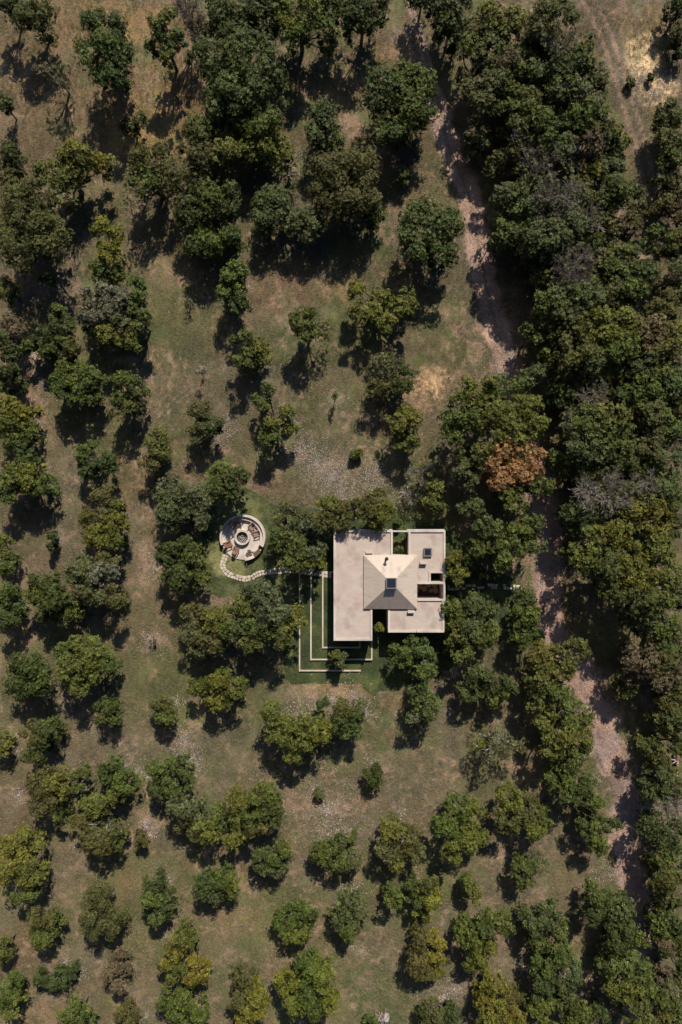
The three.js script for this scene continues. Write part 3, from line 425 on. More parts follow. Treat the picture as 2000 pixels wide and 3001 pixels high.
function leafCrown(masses, q, o) {
  const tintR = .94 + .18 * q(), tintG = .93 + .1 * q(), tintB = .85 + .25 * q();                    // masses: local ellipsoids {x,y,z,a,b,c,kind}; returns geometry and lobe centres
  const lobes = [];
  for (const m of masses) {
    const rm = (m.a + m.b) / 2, n = Math.round(6 + 4.6 * Math.pow(rm, 1.35));
    for (let k = 0; k < n; k++) {
      const d = sphereDir(q, -.95), f = .44 + .32 * Math.sqrt(q()), R = rm * (.21 + .16 * q()) + .12, low = d[1] < 0, wide = low ? 1.08 + .1 * d[1] : 1;
      lobes.push({ x: m.x + d[0] * m.a * f * wide, y: m.y + d[1] * (low ? m.dn : m.c) * f * (low ? 1.15 : 1), z: m.z + d[2] * m.b * f * wide, r: R, m, tone: .82 + .36 * q(), alt: q(), share: R * R * (low ? .6 : 1) * (.55 + .8 * q()) });
    }
  }
  let area = 0; for (const m of masses) area += Math.PI * m.a * m.b;
  const tot = lobes.reduce((s, l) => s + l.share, 0), pos = [], col = [], idx = [];
  for (const l of lobes) {
    const K = KIND[l.m.kind], KL = K.L * (o.wood ? 1.12 : 1), leafA = KL * KL * .25, nSprig = Math.max(4, Math.round(area * LAI * (l.m.dens ?? 1) * l.share / tot / leafA / 6));
    // the inner foliage: larger overlapping sprays that close the crown
    for (let s = 0, nIn = l.m.dens < .6 ? 0 : Math.round(4 + 9 * l.r); s < nIn; s++) {
      const u = sphereDir(q, -1), rr = l.r * .5 * Math.cbrt(q()), px = l.x + u[0] * rr, py = Math.max(.2, l.y + u[1] * rr), pz = l.z + u[2] * rr, a = q() * 6.283, h = (q() - .5) * .9, S = .2 + .14 * q(), i = pos.length / 3, ca = Math.cos(a) * S, sa = Math.sin(a) * S, t = (q() - .5) * S;
      pos.push(px - ca, py - h * S, pz - sa, px - sa * .6, py + t, pz + ca * .6, px + ca, py + h * S, pz + sa, px + sa * .6, py + t, pz - ca * .6); idx.push(i, i + 1, i + 2, i, i + 2, i + 3);
      const v = (.8 + .4 * q()) * LEAF; for (let z = 0; z < 4; z++) col.push(K.c[0] * v * tintR, K.c[1] * v * tintG, K.c[2] * v * tintB);
    }
    for (let s = 0; s < nSprig; s++) {
      const u = sphereDir(q, -.55), rr = l.r * (.66 + .48 * q()), px = l.x + u[0] * rr, py = l.y + u[1] * rr * .9, pz = l.z + u[2] * rr;
      let hid = false; for (const k of lobes) if (k !== l) { const dx = px - k.x, dy = py - k.y, dz = pz - k.z; if (dx * dx + dy * dy + dz * dz < k.r * k.r * .4) { hid = true; break; } }
      if (hid && q() < .75) continue;
      if (py < .15) continue;
      let nx = u[0] * .8 + (q() - .5) * .9, ny = u[1] * .8 + .4 + (q() - .5) * .8, nz = u[2] * .8 + (q() - .5) * .9; const nl = Math.hypot(nx, ny, nz) || 1; nx /= nl; ny /= nl; nz /= nl;
      // tangent frame
      let tx = ny, ty = -nx, tz = 0; if (Math.abs(nz) > .9) { tx = 0; ty = nz; tz = -ny; } const tl = Math.hypot(tx, ty, tz) || 1; tx /= tl; ty /= tl; tz /= tl;
      const bx = ny * tz - nz * ty, by = nz * tx - nx * tz, bz = nx * ty - ny * tx;
      const mixA = clamp(l.alt * .7 + (q() - .35) * .8, 0, 1) , tone = l.tone * (.8 + .4 * q()), a0 = q() * 6.28, n = 5 + (q() * 2.5 | 0);
      for (let k = 0; k < n; k++) {
        const an = a0 + k / n * 6.2832 + (q() - .5) * .6, ca = Math.cos(an), sa = Math.sin(an), lift = .15 + .5 * q(), L = KL * (.65 + .6 * q()), W = L * (.24 + .08 * q()), f = .16 * L;
        let dx = (tx * ca + bx * sa) + nx * lift, dy = (ty * ca + by * sa) + ny * lift - .15, dz = (tz * ca + bz * sa) + nz * lift; const dl = Math.hypot(dx, dy, dz); dx /= dl; dy /= dl; dz /= dl;
        let wx = dy * nz - dz * ny, wy = dz * nx - dx * nz, wz = dx * ny - dy * nx; const wl = Math.hypot(wx, wy, wz) || 1; wx *= W / wl; wy *= W / wl; wz *= W / wl;
        const ox = px + dx * .03, oy = py + dy * .03, oz = pz + dz * .03, cx = ox + dx * L * .5 + nx * f, cy = oy + dy * L * .5 + ny * f, cz = oz + dz * L * .5 + nz * f, i = pos.length / 3;
        pos.push(ox, oy, oz, cx + wx, cy + wy, cz + wz, ox + dx * L, oy + dy * L, oz + dz * L, cx - wx, cy - wy, cz - wz);
        idx.push(i, i + 1, i + 2, i, i + 2, i + 3);
        const v = tone * (.55 + .9 * q()), e = clamp(mixA + (q() - .5) * .35, 0, 1), odd = q() < .02 ? 1.5 : 1, cr = lerp(K.c[0], K.alt[0], e) * v * odd * LEAF * tintR, cg = lerp(K.c[1], K.alt[1], e) * v * (odd > 1 ? 1.25 : 1) * LEAF * tintG, cb = lerp(K.c[2], K.alt[2], e) * v * LEAF * tintB;
        for (let z = 0; z < 4; z++) col.push(cr, cg, cb);
      }
    }
  }
  leafTotal += idx.length / 6;
  const g = new THREE.BufferGeometry(); g.setAttribute('position', new THREE.BufferAttribute(new Float32Array(pos), 3)); g.setAttribute('color', new THREE.BufferAttribute(new Float32Array(col), 3)); g.setIndex(idx);
  g.computeVertexNormals();
  return [g, lobes];
}
function twigCrown(a, b, c, y, q, amount) {           // leafless crown: forked twigs that fan up and out
  const S = new Sticks(), root = new THREE.Vector3(0, y - c * .9, 0);
  const grow = (p, dir, len, rad, depth) => {
    const e = p.clone().addScaledVector(dir, len); S.bar(p, e, rad, rad * .62, depth > 2 ? 4 : 3);
    if (!depth) return;
    const n = 2 + (q() < .6 ? 1 : 0) + (depth === 1 ? 1 : 0);
    for (let k = 0; k < n; k++) { const d = dir.clone().add(new THREE.Vector3((q() - .5) * 1.5, (q() - .32) * 1.0, (q() - .5) * 1.5)).normalize(), f = .25 + .75 * q(); grow(p.clone().lerp(e, f), d, len * (.6 + .25 * q()), Math.max(.013, rad * .6), depth - 1); }
  };
  const n = Math.round(9 * amount);
  for (let k = 0; k < n; k++) { const t = k / n * 6.283 + q(), o = .35 + .6 * q(), d = new THREE.Vector3(Math.cos(t) * a * o, c * (.7 + .5 * q()), Math.sin(t) * b * o), L = d.length(); grow(root.clone(), d.normalize(), L * .5, .03 + .012 * a, 5); }
  return S.build();
}
let treeSeed = 1000; const grown = [];
// kind, masses [plan x, plan y, rx, ry?, kind?], options: hc crown centre height, dens, place words, name, label, group, twigs
function tree(kind, masses, o = {}) {
  const q = rng(treeSeed += 17);
  { const [u, v] = masses[0], k = o.wood || o.category ? 1 : v < 760 && u < 1150 ? 1.1 : u < 220 ? 1.06 : 1; masses = masses.map(([a, b, r, s = r, ...e]) => [a, b, r * k, s * k, ...e]); }
  let u0 = 1e9, u1 = -1e9, v0 = 1e9, v1 = -1e9; for (const [u, v, a, b = a] of masses) { u0 = Math.min(u0, u - a); u1 = Math.max(u1, u + a); v0 = Math.min(v0, v - b); v1 = Math.max(v1, v + b); }
  const span = (u1 - u0 + v1 - v0) / 4, hc = o.hc ?? Math.max(1.1, span / 25 * .93 + .35);
  const loc = masses.map(([u, v, a, b = a, k = kind, dens]) => { const h = hc + (o.uneven ?? .35) * (q() - .5) * span / 25; return { x: mx(u, h), z: mz(v, h), y: h, a: ms(a, h), b: ms(b, h), c: ms((a + b) / 2, h) * (o.flat ?? .78), kind: k, dens: (o.dens ?? 1) * (dens ?? 1) }; });
  const W = loc.reduce((s, m) => s + m.a * m.b, 0), bx = loc.reduce((s, m) => s + m.x * m.a * m.b, 0) / W + (o.dx ?? 0), bz = loc.reduce((s, m) => s + m.z * m.a * m.b, 0) / W + (o.dz ?? 0);
  for (const m of loc) { m.x -= bx; m.z -= bz; m.c = Math.min(m.c, m.y * .88); m.dn = Math.max(m.c * .8, m.y * (o.skirt ?? .84)); }
  const g = new THREE.Group(); g.position.set(bx, 0, bz);
  const bare = o.bare, bark = o.bark ?? (kind === 'w' || kind === 'p' || bare ? paleBark : barkMat), S = new Sticks(), R = Math.max(.03, span / 25 * .055 + .02), topY = Math.max(.3, hc * .42);
  const fork = new THREE.Vector3((q() - .5) * R, topY * .8, (q() - .5) * R);
  S.bar(new THREE.Vector3(0, -.05, 0), fork, R * 1.25, R, 7);
  let crown, few;
  if (bare) { const m = loc[0]; m.kind = q() < .5 ? 'o' : 'w'; m.dens = .16; few = leafCrown([m], q, o)[0]; crown = twigCrown(m.a, m.b, m.c, m.y, q, o.amount ?? 1); for (let k = 0; k < 4; k++) { const t = k * 1.57 + q(); S.bent(fork, new THREE.Vector3(Math.cos(t) * m.a * .4, m.y, Math.sin(t) * m.b * .4), R * .7, R * .3, q); } }
  else {
    let lobes; [crown, lobes] = leafCrown(loc, q, o);
    const step = Math.max(1, Math.floor(lobes.length / (o.limbs ?? 9)));
    for (let k = 0; k < lobes.length; k += step) { const l = lobes[k]; S.bent(fork, new THREE.Vector3(l.x, l.y, l.z), R * .55, R * .16, q, 4); }
    const nt = o.twigs ?? (o.category ? 0 : Math.round(q() * q() * 12)); for (let k = 0; k < nt; k++) { const l = lobes[(q() * lobes.length) | 0], c = new THREE.Vector3(l.x, l.y, l.z); for (let z = 0; z < 3; z++) { const d = sphereDir(q, .05), e = c.clone().add(new THREE.Vector3(...d).multiplyScalar(l.r * (1 + .35 * q()))); S.bent(c, e, .028, .012, q, 3); } }
  }
  part(g, 'trunk', S.build(), bark);
  part(g, 'crown', crown, bare ? (o.darkTwigs ? twigDark : twigMat) : leafMat);
  if (few) part(g, 'leaves', few, leafMat);
  const size = span < 34 ? 'small' : span < 62 ? 'medium' : span < 95 ? 'large' : 'very large', w = bare ? 'grey twiggy' : (o.words ?? KIND[kind].w), sp = o.dens && o.dens < .6 ? ' sparse' : '';
  top(g, o.name ?? (bare ? 'bare_tree' : o.wood ? 'woodland_tree' : 'orchard_tree'), o.label ?? '', o.category ?? 'tree', { group: o.group ?? (bare ? 'twiggy trees' : o.wood ? 'trees of the dense wood' : 'trees of the orchard') });
  grown.push({ g, x: bx, z: bz, r: span / 25, size, w: w + sp, place: o.place, label: o.label, wood: o.wood, kind });
  return g;
}
const T = tree;
// --- top of the orchard
T('o', [[103, 48, 64, 48], [80, 30, 40, 34, 'd']], { hc: 4.6 }); T('d', [[12, 12, 40, 36]], { hc: 4 });
T('d', [[300, 90, 64, 60], [290, 150, 70, 60, 'g'], [345, 160, 50, 55, 'd'], [330, 222, 44, 36]], { hc: 6.3, label: 'tall dark green tree casting a long broad shadow in straw' });
T('yg', [[475, 65, 42, 42], [462, 112, 40, 36, 'g'], [525, 108, 22, 22, 'd'], [490, 155, 16, 18]], { hc: 6.6, label: 'tall slim bright green tree over straw coloured grass' });
T('w', [[160, 205, 44, 26], [180, 240, 30, 22]], { hc: 3.6, dens: .45, limbs: 14 }); T('d', [[8, 300, 24, 28]], { hc: 3.4 }); T('d', [[34, 462, 46, 36]], { hc: 3.6 }); T('o', [[30, 515, 46, 24]], { hc: 3.4 });
T('y', [[225, 450, 60, 34], [300, 480, 40, 30], [150, 500, 56, 44, 'yg'], [205, 505, 56, 50, 'yg'], [190, 560, 40, 34, 'g', .7], [120, 585, 48, 30, 'o', .5]], { hc: 4.6, dens: .8, label: 'wide yellow green tree with a ragged open crown' });
T('g', [[450, 470, 72, 42, 'o'], [420, 530, 56, 50], [490, 520, 50, 60, 'o'], [395, 590, 40, 40, 'g', .5]], { hc: 4.8, dens: .7, twigs: 12 });
T('o', [[70, 620, 78, 76], [140, 690, 60, 66], [40, 720, 66, 70], [110, 560, 50, 36]], { hc: 6.2, label: 'very large olive tree with a broad black shadow below it' });
T('b', [[378, 372, 26, 30], [410, 345, 18, 18]], { hc: 2.4 }); T('y', [[315, 690, 42, 44], [322, 742, 34, 26, 'y'], [312, 800, 48, 44, 'g']], { hc: 3.6, uneven: .9 });
T('d', [[650, 62, 62, 52], [705, 30, 64, 42, 'b'], [640, 20, 50, 36]], { hc: 5.5 }); T('', [[545, 25, 52, 46]], { hc: 5, bare: true, place: 'at the orchard edge among dark trees' }); T('', [[575, 80, 40, 40]], { hc: 4.5, bare: true, darkTwigs: true, place: 'at the orchard edge among dark trees' });
T('yg', [[885, 40, 76, 56], [870, 88, 46, 28, 'g'], [960, 80, 34, 26, 'g'], [820, 30, 40, 40, 'g']], { hc: 5.6, skirt: .92, label: 'tall bright green tree at the head of the orchard' }); T('d', [[1050, 40, 60, 48], [1095, 15, 46, 40], [1030, 66, 30, 24, 'g']], { hc: 4.8, skirt: .95 }); T('d', [[980, 0, 60, 40], [960, 40, 40, 34, 'g']], { hc: 4.8, skirt: .95 }); T('b', [[780, 8, 56, 40], [770, 60, 44, 40]], { hc: 4.8, skirt: .95 });
T('b', [[640, 170, 66, 70], [740, 170, 74, 74], [700, 255, 76, 64], [790, 250, 60, 50], [660, 290, 66, 52], [690, 120, 60, 46]], { hc: 6.2, uneven: .2, label: 'very large bluish green tree, biggest round crown of the upper orchard' });
T('g', [[760, 370, 64, 56, 'g'], [790, 420, 56, 44, 'yg'], [740, 440, 52, 38, 'yg'], [700, 350, 46, 40, 'g'], [830, 450, 34, 30, 'yg']], { hc: 4.2 });
T('o', [[600, 400, 66, 54, 'g'], [590, 460, 60, 44, 'o'], [650, 450, 44, 50, 'yg'], [560, 430, 40, 40, 'o'], [600, 520, 50, 30, 'g', .6]], { hc: 4.8 });
T('b', [[960, 345, 52, 46], [985, 410, 30, 28, 'g'], [940, 385, 44, 40]], { hc: 3.6 });
T('g', [[1130, 270, 74, 68, 'b'], [1215, 260, 66, 66, 'g'], [1170, 330, 84, 66, 'g'], [1240, 320, 44, 56, 'b'], [1150, 390, 60, 36, 'b'], [1190, 220, 54, 36, 'g']], { hc: 4.7, uneven: .15, label: 'broad dense round tree with glossy leaves beside the dirt track' });
T('g', [[1182, 515, 22, 26]], { hc: 1.6, dens: .8 });
T('o', [[970, 500, 70, 62], [1050, 500, 66, 66], [1010, 570, 92, 60], [1075, 570, 44, 54], [950, 560, 48, 50]], { hc: 4.9, uneven: .1, words: 'dull dark olive', label: 'dull dark olive tree with a large fine leaved dome' }); T('g', [[1098, 632, 32, 38]], { hc: 2 });
T('b', [[800, 590, 60, 46], [850, 640, 54, 50, 'w'], [780, 640, 40, 40, 'b'], [905, 660, 50, 46, 'w', .8]], { hc: 3.6 }); T('w', [[845, 500, 44, 46]], { hc: 1.8, dens: .35, words: 'pale thin' });
T('d', [[600, 590, 72, 54, 'g'], [660, 590, 56, 50, 'd'], [560, 620, 46, 44]], { hc: 4.4 }); T('d', [[640, 700, 76, 46, 'g'], [600, 730, 60, 40, 'd'], [690, 690, 34, 34]], { hc: 3.8 });
T('g', [[690, 800, 48, 40], [680, 850, 50, 46], [700, 890, 34, 34, 'd']], { hc: 4.2 });
T('b', [[1240, 630, 70, 56], [1310, 660, 48, 50], [1240, 710, 76, 60, 'b'], [1290, 740, 60, 44, 'd'], [1200, 680, 36, 50]], { hc: 5.2, uneven: .15, label: 'large bluish green tree beside the bend of the dirt track' });
T('yg', [[1045, 860, 34, 36], [1050, 910, 36, 30], [1120, 870, 46, 42], [1190, 900, 40, 34], [1140, 950, 44, 30], [1090, 920, 34, 30], [1195, 865, 26, 28, 'g']], { hc: 4, dens: .85, label: 'many lobed bright green tree with forked trunks and split shadow' });
T('g', [[885, 925, 38, 30], [905, 965, 40, 38], [870, 950, 28, 28], [950, 970, 28, 40, 'o', .5]], { hc: 4.2 });
T('g', [[715, 1000, 38, 34], [740, 1040, 48, 44], [770, 1020, 26, 34, 'yg'], [710, 1055, 32, 36]], { hc: 3.8 });
T('o', [[1120, 1080, 50, 44, 'w', .7], [1180, 1110, 50, 44, 'd'], [1110, 1130, 52, 36, 'o'], [1150, 1050, 40, 26, 'w', .5]], { hc: 4.2, twigs: 20, dens: .8, words: 'dull grey twigged' });
T('yg', [[762, 1180, 34, 32, 'g'], [800, 1230, 40, 36], [838, 1205, 32, 24, 'yg'], [850, 1250, 24, 24], [790, 1275, 40, 34, 'g'], [785, 1140, 20, 20, 'd']], { hc: 3.7 });
T('yg', [[1165, 1240, 42, 40], [1210, 1225, 32, 34], [1190, 1290, 46, 36, 'g'], [1200, 1200, 26, 24]], { hc: 3.5 });
// --- big grove beside the track, with one rust coloured crown
T('g', [[1400, 1150, 66, 52, 'yg'], [1480, 1140, 70, 46, 'g'], [1350, 1210, 60, 56, 'g'], [1440, 1220, 84, 60, 'yg'], [1540, 1190, 56, 52, 'yg'], [1560, 1250, 44, 46, 'yg'], [1330, 1265, 46, 36, 'g'], [1500, 1270, 70, 40, 'yg']], { hc: 7.6, uneven: .18, label: 'very large green tree, top of the grove above the rust tree' });
T('r', [[1500, 1318, 66, 44], [1560, 1330, 48, 48], [1472, 1368, 60, 48], [1540, 1382, 58, 44], [1470, 1412, 46, 28], [1530, 1345, 50, 40, 'g', .8], [1455, 1325, 34, 30, 'yg', .8], [1560, 1395, 34, 30, 'g', .7]], { hc: 7.4, uneven: .15, label: 'rust orange tree crown among green trees', group: 'rust tree' });
T('g', [[1500, 1440, 60, 40, 'g'], [1580, 1420, 46, 46, 'g'], [1510, 1480, 40, 26]], { hc: 7, label: 'green tree pressed against the lower edge of the rust tree' });
T('b', [[1375, 1330, 50, 40, 'g'], [1355, 1380, 32, 30], [1400, 1350, 30, 30, 'b'], [1390, 1410, 26, 24]], { hc: 6.4, label: 'dark bluish green tree beside the rust tree, above the house' });
T('b', [[1385, 1490, 40, 34], [1430, 1540, 50, 46], [1520, 1540, 56, 44, 'g'], [1410, 1600, 48, 40, 'g'], [1490, 1600, 66, 46, 'g'], [1570, 1540, 34, 34], [1460, 1640, 50, 26, 'g'], [1560, 1590, 46, 36]], { hc: 6, label: 'large ragged bluish green tree over the shaded stone path' });
T('yg', [[1335, 1640, 30, 30], [1345, 1685, 28, 30], [1365, 1655, 20, 34, 'g']], { hc: 4.2, label: 'narrow bright green tree against the house wall by the path' });
T('', [[1245, 1385, 64, 40]], { hc: 2.6, bare: true, amount: 1.1, label: 'low grey twiggy tangle above the house', group: 'twiggy trees' }); T('w', [[1210, 1455, 66, 34]], { hc: 1.6, dens: .25, twigs: 20, words: 'thin twiggy', place: 'at the lawn edge above the house' });
T('yg', [[1275, 1430, 36, 32], [1285, 1475, 36, 34, 'g'], [1260, 1460, 26, 26]], { hc: 3.6, place: 'at the lawn corner above the house' });
T('y', [[1100, 1460, 44, 36, 'o'], [1120, 1500, 40, 40, 'yg'], [1070, 1490, 44, 40, 'o'], [1105, 1530, 28, 22, 'y']], { hc: 4.7, dens: .9, label: 'olive and yellow tree shading the roof of the long wing' });
T('o', [[965, 1480, 44, 32, 'yg'], [1010, 1500, 40, 36, 'o'], [950, 1520, 40, 30, 'o'], [1000, 1535, 40, 20, 'o']], { hc: 4.6, dens: .8, label: 'olive tree at the outer corner of the long wing' });
T('w', [[850, 1510, 56, 40, 'o'], [900, 1540, 50, 44, 'w'], [850, 1590, 54, 50, 'yg'], [910, 1600, 50, 46, 'w'], [880, 1640, 54, 34, 'yg'], [935, 1640, 26, 30, 'y', .8], [820, 1570, 32, 36, 'g']], { hc: 4.8, dens: .75, twigs: 34, label: 'open yellow green tree with pale twigs between fire pit and house' });
T('g', [[1168, 1527, 9, 10]], { hc: 1.1, name: 'shrub', category: 'shrub', label: 'tiny shrub on the lawn above the planted court', group: 'shrubs' });
T('b', [[1170, 1605, 15, 16, 'w'], [1190, 1580, 9, 14, 'g'], [1162, 1590, 8, 12], [1184, 1612, 10, 10]], { hc: 1.6, name: 'shrub', category: 'shrub', label: 'leafy shrub growing inside the planted court', group: 'shrubs' });
T('y', [[1113, 1833, 6, 6, 'y'], [1104, 1842, 8, 7, 'd'], [1118, 1842, 4, 4, 'yg']], { hc: 2.3, dens: .6, name: 'shrub', category: 'shrub', label: 'bright yellow green shrub in the dark passage between wings', group: 'shrubs', twigs: 4 });
// --- round the fire pit
T('w', [[500, 1440, 50, 46], [560, 1460, 60, 54], [500, 1510, 46, 44, 'b'], [570, 1520, 50, 40, 'w'], [530, 1475, 60, 56, 'b']], { hc: 4.3, uneven: .15, label: 'round grey green tree beside the shaded side of the fire pit' });
T('d', [[500, 1630, 42, 38], [560, 1640, 50, 46, 'g'], [520, 1690, 50, 44, 'd'], [580, 1690, 36, 40, 'g'], [545, 1600, 44, 26]], { hc: 4.2, label: 'dark green tree below the grey green one near fire pit' });
T('d', [[652, 1388, 46, 34, 'g'], [697, 1402, 40, 38, 'd'], [647, 1432, 42, 34], [680, 1442, 36, 22]], { hc: 4.3, label: 'dark green tree whose shadow falls on the fire pit court' });
T('w', [[570, 1800, 48, 44, 'o'], [630, 1810, 50, 42, 'yg'], [560, 1860, 46, 40, 'w'], [620, 1870, 60, 46, 'o'], [590, 1910, 44, 26, 'w']], { hc: 4.2, twigs: 14, label: 'olive and grey tree below the lawn edge with hose coil' });
T('yg', [[760, 1740, 58, 40, 'w'], [710, 1770, 40, 38, 'yg'], [800, 1790, 56, 46, 'w'], [690, 1840, 46, 40, 'g'], [760, 1830, 60, 46, 'g'], [820, 1860, 50, 44, 'yg'], [870, 1810, 34, 34, 'y'], [740, 1880, 44, 26, 'yg']], { hc: 5.4, twigs: 30, label: 'large yellow tipped tree with pale twigs below the stone path' });
T('yg', [[585, 2010, 36, 32, 'g'], [635, 2000, 44, 30, 'yg'], [690, 2020, 40, 34, 'g'], [640, 2050, 56, 34], [650, 1985, 30, 24, 'g']], { hc: 3.6, dens: .9 });
T('o', [[478, 2072, 36, 34], [490, 2105, 34, 32, 'g']], { hc: 2.5, label: 'small olive round tree alone in open grass' });
// --- lower left orchard
T('d', [[70, 1955, 56, 44], [110, 1990, 46, 50], [60, 2010, 50, 44]], { hc: 3.9 }); T('yg', [[235, 1895, 56, 34], [210, 1950, 60, 44], [290, 1930, 50, 40], [250, 2000, 60, 40], [320, 1950, 26, 40, 'g'], [185, 1905, 34, 26, 'g']], { hc: 4.3 });
T('d', [[310, 2070, 36, 30], [318, 2110, 32, 34]], { hc: 3.1 }); T('d', [[105, 2145, 44, 38, 'o'], [140, 2150, 40, 46], [110, 2200, 46, 36]], { hc: 3.6 }); T('yg', [[6, 2185, 22, 44]], { hc: 3 });
T('o', [[120, 2290, 50, 44], [165, 2310, 48, 54, 'yg'], [120, 2350, 44, 40], [235, 2285, 30, 40, 'g'], [180, 2390, 34, 26, 'g']], { hc: 3.9, dens: .85 });
T('g', [[320, 2255, 44, 38, 'd'], [370, 2290, 44, 40], [350, 2330, 38, 26, 'yg']], { hc: 3.6 }); T('g', [[470, 2250, 44, 36], [520, 2290, 50, 44], [480, 2310, 44, 34, 'd'], [538, 2222, 16, 20, 'd']], { hc: 3.6 });
T('yg', [[280, 2350, 56, 44]], { hc: 3.4 }); T('w', [[250, 2420, 40, 44, 'o'], [310, 2420, 56, 50, 'w'], [290, 2470, 56, 34, 'o'], [345, 2460, 26, 34, 'g']], { hc: 4, dens: .7, twigs: 16 });
T('w', [[530, 2360, 46, 44], [590, 2380, 50, 40, 'w'], [610, 2435, 40, 36, 'yg'], [550, 2430, 46, 40, 'o'], [640, 2400, 26, 44, 'g']], { hc: 4.3 });
T('g', [[700, 2340, 56, 40, 'yg'], [770, 2340, 56, 36, 'g'], [720, 2390, 60, 44, 'g'], [800, 2380, 42, 40, 'd'], [690, 2450, 40, 34, 'yg'], [755, 2430, 36, 26, 'o']], { hc: 4.4 });
T('yg', [[40, 2475, 48, 40, 'y'], [90, 2470, 40, 30, 'yg'], [30, 2545, 50, 50, 'y'], [90, 2560, 44, 50, 'yg'], [70, 2620, 40, 26, 'g']], { hc: 4.2 });
T('o', [[415, 2455, 22, 30]], { hc: 2.2, dens: .8 }); T('g', [[125, 2690, 46, 36, 'o'], [160, 2700, 30, 36], [135, 2740, 44, 38]], { hc: 3 }); T('o', [[290, 2630, 50, 40], [270, 2680, 46, 44], [330, 2690, 44, 54], [300, 2735, 44, 30]], { hc: 3.8 });
T('d', [[450, 2585, 32, 30], [450, 2630, 40, 36, 'g'], [490, 2650, 36, 44], [455, 2685, 30, 22, 'g']], { hc: 3.2 }); T('b', [[600, 2590, 42, 40], [650, 2570, 40, 34, 'g'], [680, 2590, 26, 40, 'yg'], [630, 2615, 44, 30, 'w']], { hc: 3.2 });
T('t', [[340, 2820, 42, 30], [345, 2860, 50, 40]], { hc: 3, words: 'brownish', dens: .9 }); T('d', [[130, 2865, 32, 26], [180, 2865, 44, 28], [215, 2845, 20, 22]], { hc: 1.9 }); T('g', [[14, 2775, 24, 44]], { hc: 2.6 }); T('g', [[25, 2900, 36, 40], [40, 2950, 34, 36, 'yg'], [10, 2940, 26, 34]], { hc: 3 });
T('yg', [[215, 2965, 46, 34], [250, 2995, 34, 24, 'g']], { hc: 2.8 }); T('o', [[378, 2970, 40, 36]], { hc: 2.3, words: 'dull olive' });
T('y', [[545, 2750, 40, 34, 'g'], [490, 2810, 36, 32, 'y'], [520, 2780, 40, 32, 'yg'], [575, 2850, 42, 44, 'y'], [510, 2850, 36, 30, 'g']], { hc: 3.8 }); T('g', [[500, 2930, 44, 40], [560, 2920, 50, 36], [590, 2960, 36, 34], [520, 2980, 44, 30]], { hc: 3.4 });
T('y', [[715, 2860, 40, 30, 'o'], [750, 2900, 36, 40, 'y'], [700, 2920, 36, 38, 'o'], [745, 2955, 44, 34, 'y'], [715, 2985, 36, 22]], { hc: 3.5, words: 'olive yellow' });
T('g', [[905, 2830, 44, 38], [950, 2870, 44, 46, 'yg'], [840, 2880, 38, 40, 'y'], [900, 2910, 50, 44], [865, 2940, 40, 40, 'yg'], [970, 2945, 32, 34, 'y'], [930, 2960, 36, 30]], { hc: 4.3, label: 'large green tree with yellow tips beside the greenest grass patch' });
T('g', [[840, 2695, 46, 44, 'g'], [895, 2690, 46, 40, 'd'], [870, 2725, 56, 34, 'yg'], [880, 2660, 34, 26]], { hc: 3.1 }); T('b', [[770, 2520, 44, 34], [820, 2510, 44, 34, 'g'], [800, 2545, 50, 26, 'w'], [835, 2490, 22, 18, 'yg']], { hc: 3 });
T('g', [[945, 2490, 42, 34, 'g'], [1000, 2480, 42, 34, 'b'], [975, 2525, 50, 30, 'g'], [1035, 2515, 26, 34, 'w'], [1030, 2455, 14, 16]], { hc: 3.1 }); T('b', [[1020, 2640, 44, 34], [1055, 2670, 36, 30, 'w'], [1010, 2690, 44, 46, 'b'], [1025, 2730, 34, 26, 'g']], { hc: 3.1 });
T('w', [[1150, 2430, 46, 34, 'yg'], [1190, 2460, 54, 44, 'o'], [1140, 2490, 44, 44, 'w'], [1215, 2500, 32, 34, 'w'], [1160, 2535, 36, 22, 'yg']], { hc: 3.9, dens: .8, twigs: 18 });
T('yg', [[1150, 2632, 34, 28, 'g'], [1205, 2605, 34, 24, 'd'], [1215, 2640, 36, 26, 'b'], [1255, 2585, 30, 26, 'o'], [1260, 2630, 40, 36, 'y'], [1240, 2680, 30, 20, 'yg']], { hc: 3.6, label: 'mixed tree with deep green heart and yellow tips' });
T('y', [[1225, 2760, 40, 34, 'o'], [1265, 2780, 46, 40, 'y'], [1225, 2820, 46, 40, 'o'], [1280, 2830, 36, 34, 'yg'], [1250, 2860, 30, 20, 'o']], { hc: 3.6, label: 'yellow crowned tree standing in grey brown grass' }); T('d', [[1270, 2960, 44, 34, 'o'], [1320, 2975, 40, 34, 'd'], [1260, 2995, 50, 22, 'g']], { hc: 2.9 });
T('g', [[1085, 2990, 22, 14]], { hc: .9, name: 'shrub', category: 'shrub', label: 'low green shrub beside the heap of cut wood', group: 'shrubs' });
